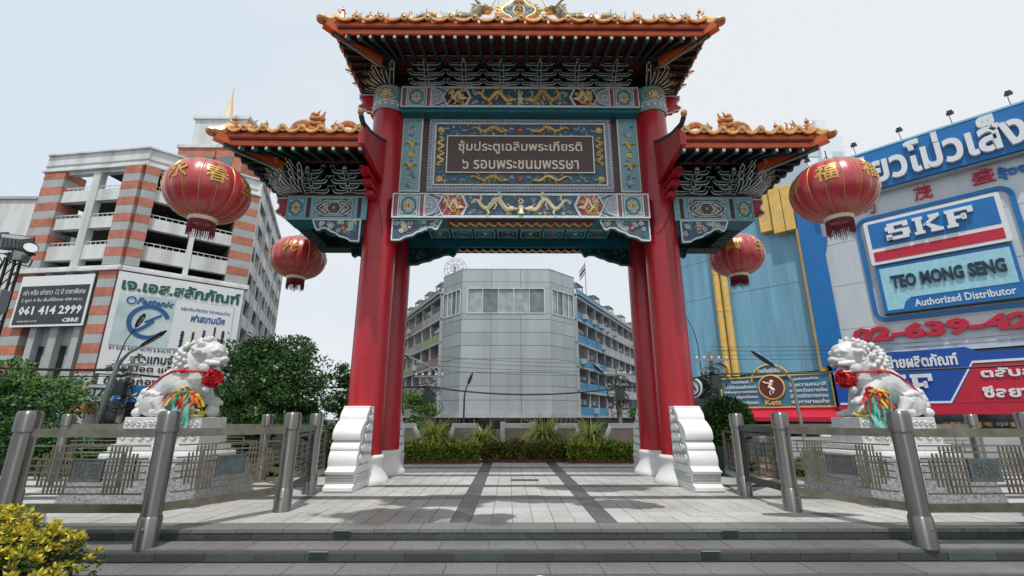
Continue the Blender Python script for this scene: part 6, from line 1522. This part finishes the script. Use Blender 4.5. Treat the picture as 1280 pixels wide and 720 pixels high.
# ================================================================= GREY OFFICE BUILDING behind the gate
go = empty('grey_office_building', (-.5, 52, G), 'grey panel-clad corner office block with a high band of windows, framed by the gate', 'building')
YB = 50.0; XL, XR = -5.2, 4.55
fr = face_xf((XL, YB), (1, 0)); fl = face_xf((XL, YB), ang(-39)); fr2 = face_xf((XR, YB), ang(44))
W_, C1, C2 = XR - XL, 4.1, 4.6
zt, zb_ = 17.6, 1.9; rows_ = 11; rh = (zt - zb_) / rows_
for xf, L0, ncol, nm in ((fr, W_, 3, 'f'), (fl, C1, 2, 'l'), (fr2, C2, 2, 'r')):
    m = MB(darkin); m.xf = xf; 
    m.box(0, L0, .13, .3, zb_, 12.5).box(0, L0, .13, .3, 15.5, zt); m.build('backing_wall', go)
    cw = L0 / ncol
    for r_ in range(rows_):
        za, zc_ = zb_ + r_ * rh, zb_ + (r_ + 1) * rh
        segs = [(za, min(zc_, 12.55))] if za < 12.55 else []
        if zc_ > 15.45: segs.append((max(za, 15.45), zc_))
        for c, (zz0, zz1) in [(c_, sg) for c_ in range(ncol) for sg in segs if sg[1] - sg[0] > .05]:
            fbox(xf, [(c * cw + .02, (c + 1) * cw - .02, 0, .12, zz0 + .02, zz1 - .02)], 'cladding_panel', go, clad)
    zw0, zw1 = zb_ + rh * 8 - .7, zb_ + rh * 9 + .9
    zw0, zw1 = 12.55, 15.45
    for c, (a, b) in enumerate(((0, .06), (.94, 1.0))):
        fbox(xf, [(L0 * a + .01, L0 * b - .01, 0, .12, 12.56, 15.44)], 'cladding_panel', go, clad)
    wf = MB(concw); wf.xf = xf; a, b = L0 * .06, L0 * .94; frame(wf, a, b, zw0, zw1, .0, .10, .06); npn = 5 if nm == 'f' else 4
    wf.box(a, b, .5, .52, zw0, zw1) if 0 else None
    for i in range(1, npn): wf.box(a + (b - a) * i / npn - .04, a + (b - a) * i / npn + .04, -.05, .05, zw0 + .1, zw1 - .1)
    wo = wf.build('window_frame', go)
    for i in range(npn):
        fbox(xf, [(a + (b - a) * i / npn + .045, a + (b - a) * (i + 1) / npn - .045, .10, .12, zw0 + .1, zw1 - .1)], 'pane', wo, M('pane_%s' % ('dark' if i % 3 == 1 else 'pale'), (.16, .20, .20) if i % 3 == 1 else (.30, .37, .37), .12, var=.3, scale=1.2))
    fbox(xf, [(0, L0, .3, 6, 15.6, 15.9)], 'ceiling', go, concg)
    fbox(xf, [(-.1, L0 + .1, -.25, .5, 1.55, 1.9)], 'base_ledge', go, conc)
    fbox(xf, [(.1, L0 - .1, .25, .5, G, 1.55)], 'shop_glazing', go, glassd)
    for i in range(7): fbox(xf, [(L0 * i / 6 - .06 if i else .1, L0 * i / 6 + .06 if i < 6 else L0 - .1, .15, .25, G, 1.55)], 'mullion', go, galv)
    fbox(xf, [(0, L0, -.02, .3, zt, zt + .12)], 'coping', go, conc)
m = MB(concg).prism([(XL - 2, YB + 3.4), (XL, YB + .5), (XR, YB + .5), (XR + 3, YB + 3.6), (XR + 3, YB + 20), (XL - 2, YB + 20)], 16.6, 17.2, 'z'); m.build('roof', go)
# wings
rr = random.Random(31)
pl_ = fl @ Vector((C1, 0, 0)); pr_ = fr2 @ Vector((C2, 0, 0))
def wing(P, a, L0, name, label, cols, trim, sgn):
    xf = face_xf((P.x, P.y), ang(a)); t = empty(name, (P.x, P.y, G), label, 'building')
    nfl = 5; fh = 2.72; z0 = 1.7
    mm = Matrix(xf); nn = Vector((mm.col[1].x, mm.col[1].y))
    if nn.x * sgn > 0: pass
    # make local y point away from the street centre
    xf = mm
    fbox(xf, [(0, L0, 1.6, 8, G, 15.6)], 'inner_wall', t, M(name + '_wall', cols[0], .7, var=.35, scale=.35))
    nb = int(L0 / 3.4)
    for k in range(nfl + 1):
        z = z0 + k * fh
        fbox(xf, [(0, L0, -.3, 1.6, z - .15, z + .1)], 'balcony_slab', t, trim)
        for b in range(nb):
            c = cols[1 + (b // 2 + k * (0 if sgn > 0 else 1)) % (len(cols) - 1)] if sgn < 0 else (cols[1] if b < 3 else cols[2])
            fbox(xf, [(b * L0 / nb + .02, (b + 1) * L0 / nb - .02, -.3, -.18, z + .1, z + 1.0)], 'balcony_front', t, M(name + '_front_%d%d%d' % tuple(int(v * 99) for v in c), c, .6, var=.2, scale=1.5, dirt=.3))
            if k < nfl:
                fbox(xf, [(b * L0 / nb - .1, b * L0 / nb + .1, -.25, 1.6, z + .1, z + fh - .15)], 'party_wall', t, concg)
                u = b * L0 / nb
                fbox(xf, [(u + .5, u + 1.5, 1.5, 1.6, z + .9, z + 2.4)], 'window', t, glassd); fbox(xf, [(u + 1.9, u + 2.8, 1.5, 1.6, z + .1, z + 2.3)], 'door', t, rr.choice([glassd, darkin, bluew if sgn > 0 else concg]))
                if rr.random() < .38:
                    q = u + rr.uniform(.5, 2.2); fbox(xf, [(q, q + .85, -.75, -.3, z + .3, z + .9)], 'air_conditioner', t, conc, .03)
                if rr.random() < .5:
                    for j in range(4): q = u + .4 + j * .55; fbox(xf, [(q, q + .35, -.1, -.06, z + 1.3, z + 1.3 + rr.uniform(.3, .6))], 'laundry', t, rr.choice([signw, concg, bluel, rose, concg, blued]))
                if rr.random() < .4:
                    for j in range(14): fbox(xf, [(u + .15 + j * .22, u + .18 + j * .22, -.26, -.23, z + 1.0, z + fh - .15)], 'window_bar', t, galv) if j % 2 == 0 else None
    fbox(xf, [(0, L0, -.5, 8, 15.6, 15.8)], 'roof', t, concg)
    for i in range(5):
        q = 2 + i * L0 / 6; fbox(xf, [(q, q + 2.5, .4, 3, 17.6, 17.7)], 'roof_canopy', t, rr.choice([concg, galv, teal if sgn > 0 else concg]))
        m = MB(galv); m.xf = xf
        for dx in (0, 2.4):
            for dy in (.5, 2.8): m.bar((q + dx, dy, 15.8), (q + dx, dy, 17.6), .1)
        for j in range(6): m.bar((q + j * .45, .5, 16.6), (q + j * .45, .5, 17.6), .04)
        m.build('roof_frame', t)
    return t, xf
wing(pl_, -26, 30, 'left_terrace_building', 'shabby left terrace of flats with yellow-green balconies behind the grey office block', [(.06, .07, .065), (.26, .29, .12), (.30, .31, .30), (.26, .17, .16)], concg, -1)
tR, xR = wing(pr_, 28, 42, 'right_terrace_building', 'long right terrace of flats with blue and white balconies behind the grey office block', [(.07, .10, .13), (.05, .27, .50), (.44, .46, .47)], conc, 1)
dsh = empty('satellite_dish', (XL - 1.2, YB + 2.6, 17.2), 'grey mesh satellite dish on the left roof corner of the office block', 'satellite dish')
m = MB(galv)
c0 = Vector((XL - 1.2, YB + 2.4, 18.6))
for k in range(10):
    a = 2 * PI * k / 10; m.tube([tuple(c0 + Vector((r * math.cos(a), .35 * r * r - .3 * r * math.sin(a) * 0, r * math.sin(a)))) for r in (0, .5, 1.0, 1.35)], .03, 4)
for r in (.5, 1.0, 1.35): m.tube([tuple(c0 + Vector((r * math.cos(a), .35 * r * r, r * math.sin(a)))) for a in [2 * PI * k / 16 for k in range(17)]], .03, 4)
m.tube([tuple(c0), tuple(c0 + Vector((0, -1, 0)))], .04, 4); m.bar(tuple(c0), (c0.x, c0.y + .3, 17.2), .12); m.build('mesh_reflector', dsh)
ft_ = empty('thai_flag', (9.6, 56, 17.3), 'small red, white and blue flag on a pole above the blue balconies', 'flag')
MB(galv).tube([(9.6, 56, 15.8), (9.6, 56, 20.6)], .05, 6).build('pole', ft_)
m = MB(signr)
for k, (mt, a, b) in enumerate(((signr, 0, .17), (signw, .17, .33), (bluedk, .33, .67), (signw, .67, .83), (signr, .83, 1))):
    m.mat(mt); Y0 = 20.4; A = []; B_ = []
    for j in range(6):
        u = j / 5; x = 9.6 - .75 * u; dr = -1.1 * u; A.append((x, 56 + .1 * math.sin(u * 6), Y0 - 1.3 * a + dr)); B_.append((x, 56 + .1 * math.sin(u * 6), Y0 - 1.3 * b + dr))
    m.grid([A, B_])
m.build('cloth', ft_)

# ================================================================= LAMPS, POLES, CABLES
def lamp(x, y, h, hx, hz, label, r=.09, head=.95, bend=None, group='street lamps', mat=None, tilt=0):
    t = empty('street_lamp', (x, y, G), label, 'street lamp', group); bz, bx2 = bend or (h, x)
    m = MB(mat or galv); m.smooth = True; m.tube([(x, y, G), (bx2, y, bz)], [r, r * .75], 10)
    m.tube([(bx2, y, bz), (bx2 + (hx - bx2) * .12, y - .0, bz + (hz - bz) * .25), (bx2 + (hx - bx2) * .45, y - .1, bz + (hz - bz) * .62), (hx, y - .15, hz)], [r * .75, r * .65, r * .5, r * .45], 8); m.smooth = False
    m.build('pole', t)
    d = Vector((hx - bx2, -.1, (hz - bz) * .75)).normalized(); c = Vector((hx, y - .15, hz)); e = Vector((0, 1, 0)); u = d.cross(e).normalized()
    m = MB(steeld); m.smooth = True; ring = []
    for k, (f, w_, th) in enumerate(((-.05, .04, .04), (.1, .12, .07), (.4, .17, .09), (.75, .16, .07), (.98, .06, .03))):
        ring.append([tuple(c + d * f * head + e * (w_ * math.cos(a)) + u * (th * math.sin(a))) for a in [2 * PI * j / 12 for j in range(13)]])
    m.grid(ring); m.smooth = False
    m.build('lamp_head', t)
    m = MB(cream)
    for k in range(6):
        for j in (-1, 1): p = c + d * (.2 + .1 * k) * head + e * .06 * j - u * .085; m.ball(tuple(p), (.035, .035, .02), 6, 4)
    m.build('led', t)
    return t
lamp(-18.9, 22, 3.9, -17.2, 4.75, 'grey street lamp with a broad head leaning over the left lion', r=.13, head=1.35, bend=(3.9, -18.2))
lamp(-19.3, 23.2, 3.6, -18.6, 5.9, 'thin tall lamp with a small head in front of the arc logo billboard', r=.05, head=.75, bend=(4.1, -19.3), mat=steeld)
lamp(-13.0, 26, 2.3, -11.6, 4.0, 'dark street lamp in front of the dense tree behind the left lion', r=.06, head=.8, mat=steeld)
lamp(-2.35, 25, 2.55, -2.12, 3.25, 'dark street lamp standing before the grey office block, just left of its middle', r=.06, head=.62, bend=(2.6, -2.32), mat=steeld)
lamp(-4.6, 29.5, 4.0, -6.3, 5.2, 'pale street lamp arching left beside the left terrace', r=.07, head=.8, bend=(4.2, -4.5))
lamp(6.35, 28, 3.0, 5.5, 4.1, 'dark street lamp in front of the blue balconies', r=.06, head=.75, bend=(3.1, 6.3), mat=steeld)
lamp(13.4, 22, 3.0, 12.35, 3.85, 'grey street lamp with a dark head in front of the trade sign', r=.08, head=1.25, bend=(3.1, 13.2))
lamp(10.7, 26, 5.2, 10.0, 7.1, 'slim lamp with a small round head beside the right gate column', r=.04, head=.45, bend=(5.5, 10.6), mat=steeld)
def upole(x, y, h, label, clutter=True, seed=0):
    t = empty('utility_pole', (x, y, G), label, 'utility pole', 'utility poles'); m = MB(M('pole_concrete', (.24, .22, .19), .8, var=.2)); m.tube([(x, y, G), (x, y, h)], [.15, .11], 8); m.build('pole', t)
    m = MB(galv).box(x - .9, x + .9, y - .2, y - .12, h - .5, h - .4).box(x - .7, x + .7, y - .2, y - .12, h - 1.1, h - 1.0); m.build('cross_arm', t)
    for k in range(5): MB(wpaint).lathe([(.04, h - .4), (.08, h - .33), (.04, h - .28), (.07, h - .22)], 8, (x - .8 + k * .4, y - .16)).build('insulator', t)
    rr = random.Random(seed); m = MB(cable)
    for k in range(14 if clutter else 4):
        a = rr.uniform(h - 2.6, h - .9); R_ = rr.uniform(.2, .55); cx = x + rr.uniform(-.5, .5); m.tube([(cx + R_ * math.cos(q), y - .25 + .05 * k % .2, a + R_ * math.sin(q) * .8) for q in [2 * PI * j / 12 for j in range(13)]], .022, 4)
    o = m.build('cable_coils', t); o['kind'] = 'stuff'
    MB(steeld).box(x - .25, x + .25, y - .5, y - .2, h - 2.0, h - 1.3).build('junction_box', t)
upole(-4.85, 29.0, 4.4, 'concrete pole hung with cable coils beside the left terrace', seed=1); upole(6.9, 30, 4.6, 'concrete pole hung with cables before the white balconies', seed=2)
upole(-19.6, 24.5, 4.6, 'cluttered pole behind the grey lamp at the left', seed=3); upole(11.0, 25.5, 5.0, 'cluttered utility pole beside the right gate column before the trade sign', seed=4)
def wire(a, b, sag, r, label, grp='overhead cables', n=16):
    m = MB(cable); m.tube([(a[0] + (b[0] - a[0]) * t, a[1] + (b[1] - a[1]) * t, a[2] + (b[2] - a[2]) * t - sag * 4 * t * (1 - t)) for t in [k / n for k in range(n + 1)]], r, 5); return tag(m.build('overhead_cable'), label, 'cable', grp)
wire((-4.85, 28.8, 3.35), (6.9, 29.8, 3.35), .45, .055, 'thick black cable bundle sagging in front of the grey office block')
for k in range(4): wire((-4.85, 28.8, 4.35 + .28 * k), (6.9, 29.8, 4.1 + .25 * k), .12, .012, '%s of four thin wires crossing in front of the grey office block' % ('lowest', 'second lowest', 'second highest', 'highest')[k])
wire((-4.85, 28.8, 3.35), (-19.6, 24.3, 3.7), .3, .06, 'thick black cable bundle running left behind the trees')
wire((-19.6, 24.3, 3.9), (-34, 22, 4.6), .3, .07, 'thick black cable bundle crossing the far left tree')
wire((-19.6, 24.3, 3.6), (-34, 22, 4.1), .3, .03, 'thinner cable below the bundle at the far left')
wire((6.9, 29.8, 3.35), (11.0, 25.3, 3.8), .15, .05, 'short black cable bundle between the two right poles')
wire((11.0, 25.3, 3.8), (30, 17.5, 4.1), .25, .05, 'thick black cable running right in front of the shop signs')
for k in range(4): wire((11.0, 25.3, 4.6 + .22 * k), (24, 26.5, 5.0 + .25 * k), .12, .012, '%s of four thin wires in front of the pale blue wall' % ('lowest', 'second lowest', 'second highest', 'highest')[k])
for k in range(2): wire((-4.85, 28.8, 4.3 + .3 * k), (-9, 40, 5.2), .2, .012, '%s of two thin wires running to the left terrace' % ('lower', 'upper')[k])
# floodlight mast at the far left
fm = empty('floodlight_mast', (-9.98, 9, G), 'black lattice mast with two grey floodlights at the left edge', 'floodlight mast')
m = MB(black)
for dx, dy in ((-.08, -.08), (.08, -.08), (0, .1)): m.bar((-9.98 + dx, 9 + dy, G), (-9.98 + dx, 9 + dy, 4.72), .035)
for k in range(24): z = k * .2 - .2; m.bar((-10.06, 8.92, z), (-9.90, 8.92, z + .2), .015); m.bar((-9.90, 8.92, z), (-9.98, 9.1, z + .2), .015)
m.build('lattice_pole', fm)
m = MB(cable); m.tube([(-10.1 + .03 * math.sin(k * 1.5), 8.88, 2.5 + k * .15) for k in range(15)], .015, 5); m.tube([(-10.16 + .05 * math.sin(k * 2.1), 8.9, 3.2 + k * .1) for k in range(15)], .012, 5); m.build('loose_cable', fm)
def flood(cx, cy, cz, yaw, pit, w_, h_, d_, parent, glass=True):
    X = Matrix.Translation((cx, cy, cz)) @ Matrix.Rotation(yaw, 4, 'Z') @ Matrix.Rotation(pit, 4, 'X')
    m = MB(galv); m.xf = X; m.add([(-w_ / 2, -d_ / 2, -h_ / 2), (w_ / 2, -d_ / 2, -h_ / 2), (w_ / 2, -d_ / 2, h_ / 2), (-w_ / 2, -d_ / 2, h_ / 2), (-w_ * .3, d_ / 2, -h_ * .3), (w_ * .3, d_ / 2, -h_ * .3), (w_ * .3, d_ / 2, h_ * .3), (-w_ * .3, d_ / 2, h_ * .3)], [(3, 2, 1, 0), (4, 5, 6, 7), (0, 1, 5, 4), (1, 2, 6, 5), (2, 3, 7, 6), (3, 0, 4, 7)])
    for k in range(5): m.box(-w_ * .25 + k * w_ * .12, -w_ * .25 + k * w_ * .12 + .015, d_ * .3, d_ * .62, -h_ * .25, h_ * .25)
    o = m.build('floodlight', parent); m = MB(steeld); m.xf = X; frame(m, -w_ / 2 - .01, w_ / 2 + .01, -h_ / 2 - .01, h_ / 2 + .01, -d_ / 2, .03, .03); m.bar((-w_ / 2 - .03, 0, 0), (-w_ / 2 - .03, 0, -h_ * .75), .02); m.bar((w_ / 2 + .03, 0, 0), (w_ / 2 + .03, 0, -h_ * .75), .02); m.bar((-w_ / 2 - .03, 0, -h_ * .75), (w_ / 2 + .03, 0, -h_ * .75), .02); m.build('bracket', o)
    m = MB(glassl); m.xf = X; m.box(-w_ / 2 + .03, w_ / 2 - .03, -d_ / 2 - .012, -d_ / 2 - .004, -h_ / 2 + .03, h_ / 2 - .03); m.build('lens', o)
flood(-10.06, 8.95, 4.93, PI + .45, -.3, .50, .32, .22, fm); flood(-9.80, 8.95, 4.62, -1.9, -.3, .26, .2, .2, fm)
m = MB(steeld); m.smooth = True; m.xf = Matrix.Translation((-9.60, 8.85, 4.78)) @ Matrix.Rotation(1.15, 4, 'Y') @ Matrix.Rotation(.5, 4, 'X'); m.lathe([(.03, -.13), (.07, -.11), (.115, .02), (.12, .05)], 18, cap=False); m.smooth = False; m.mat(signw).lathe([(.11, .035), (.005, .03)], 18); m.build('round_spotlight', fm)
MB(steeld).box(-10.2, -9.62, 8.95, 9.02, 4.68, 4.72).build('mounting_bar', fm)
MB(galv).box(-10.15, -9.75, 8.7, 8.9, 3.45, 3.9).build('control_box', fm, .02)
# small litter on the steps
m = MB(black); m.tube([(-.25 + .12 * math.cos(a), 6.02 + .03 * math.sin(a * 2), -.268 + .006 * math.sin(a)) for a in [PI * k / 8 for k in range(9)]], .008, 5); tag(m.build('hose_piece'), 'short black hose lying on the lowest step near the middle', 'hose')
m = MB(signw); m.prism([(.31, 6.0), (.40, 6.01), (.42, 6.05), (.36, 6.09), (.30, 6.05)], -.276, -.25, 'z'); tag(m.build('paper_scrap'), 'crumpled white paper scrap on the lowest step', 'litter')
# street behind: a few parked and passing vehicles glimpsed between railings
def car(x, y, rz, mat, label):
    t = empty('parked_car', (x, y, G), label, 'car', 'vehicles on the street behind'); R_ = Matrix.Translation((x, y, G)) @ Matrix.Rotation(rz, 4, 'Z')
    sec = [(-2.1, .35, .75, .80), (-2.0, .3, .95, .84), (-1.3, .28, 1.0, .86), (-.9, .28, 1.35, .78), (-.2, .28, 1.46, .74), (.6, .28, 1.42, .74), (1.2, .28, 1.05, .84), (2.0, .3, .88, .82), (2.15, .38, .7, .75)]
    m = MB(mat); m.xf = R_; m.smooth = True; P = []
    for (sx, zb, ztp, w_) in sec:
        P.append([(sx, w_ * math.copysign(abs(math.cos(a)) ** .45, math.cos(a)), (zb + ztp) / 2 + (ztp - zb) / 2 * math.copysign(abs(math.sin(a)) ** .6, math.sin(a))) for a in [2 * PI * j / 16 for j in range(17)]])
    m.grid(P); m.build('body', t)
    m = MB(glassd); m.xf = R_
    for s in (-1, 1): m.prism([(-1.0, 1.0), (1.05, 1.0), (.6, 1.34), (-.8, 1.34)], s * .80 - .02, s * .80 + .02)
    m.build('window', t)
    for sx in (-1.35, 1.35):
        for s in (-1, 1):
            m = MB(cable); m.xf = R_ @ Matrix.Translation((sx, s * .72, .32)) @ Matrix.Rotation(PI / 2, 4, 'X'); m.lathe([(.3, -.1), (.33, -.06), (.33, .06), (.3, .1)], 14); m.mat(galv).lathe([(.18, -.11), (.18, .11)], 10); m.build('wheel', t)
car(17.0, 25.0, .9, M('car_paint_white', (.55, .56, .57), .25, var=.02, coat=.6), 'white car parked in front of the shops, glimpsed left of the right lion')
car(-14.0, 27.5, .0, M('car_paint_dark', (.03, .035, .04), .25, var=.02, coat=.6), 'dark car on the street behind the left lion enclosure')
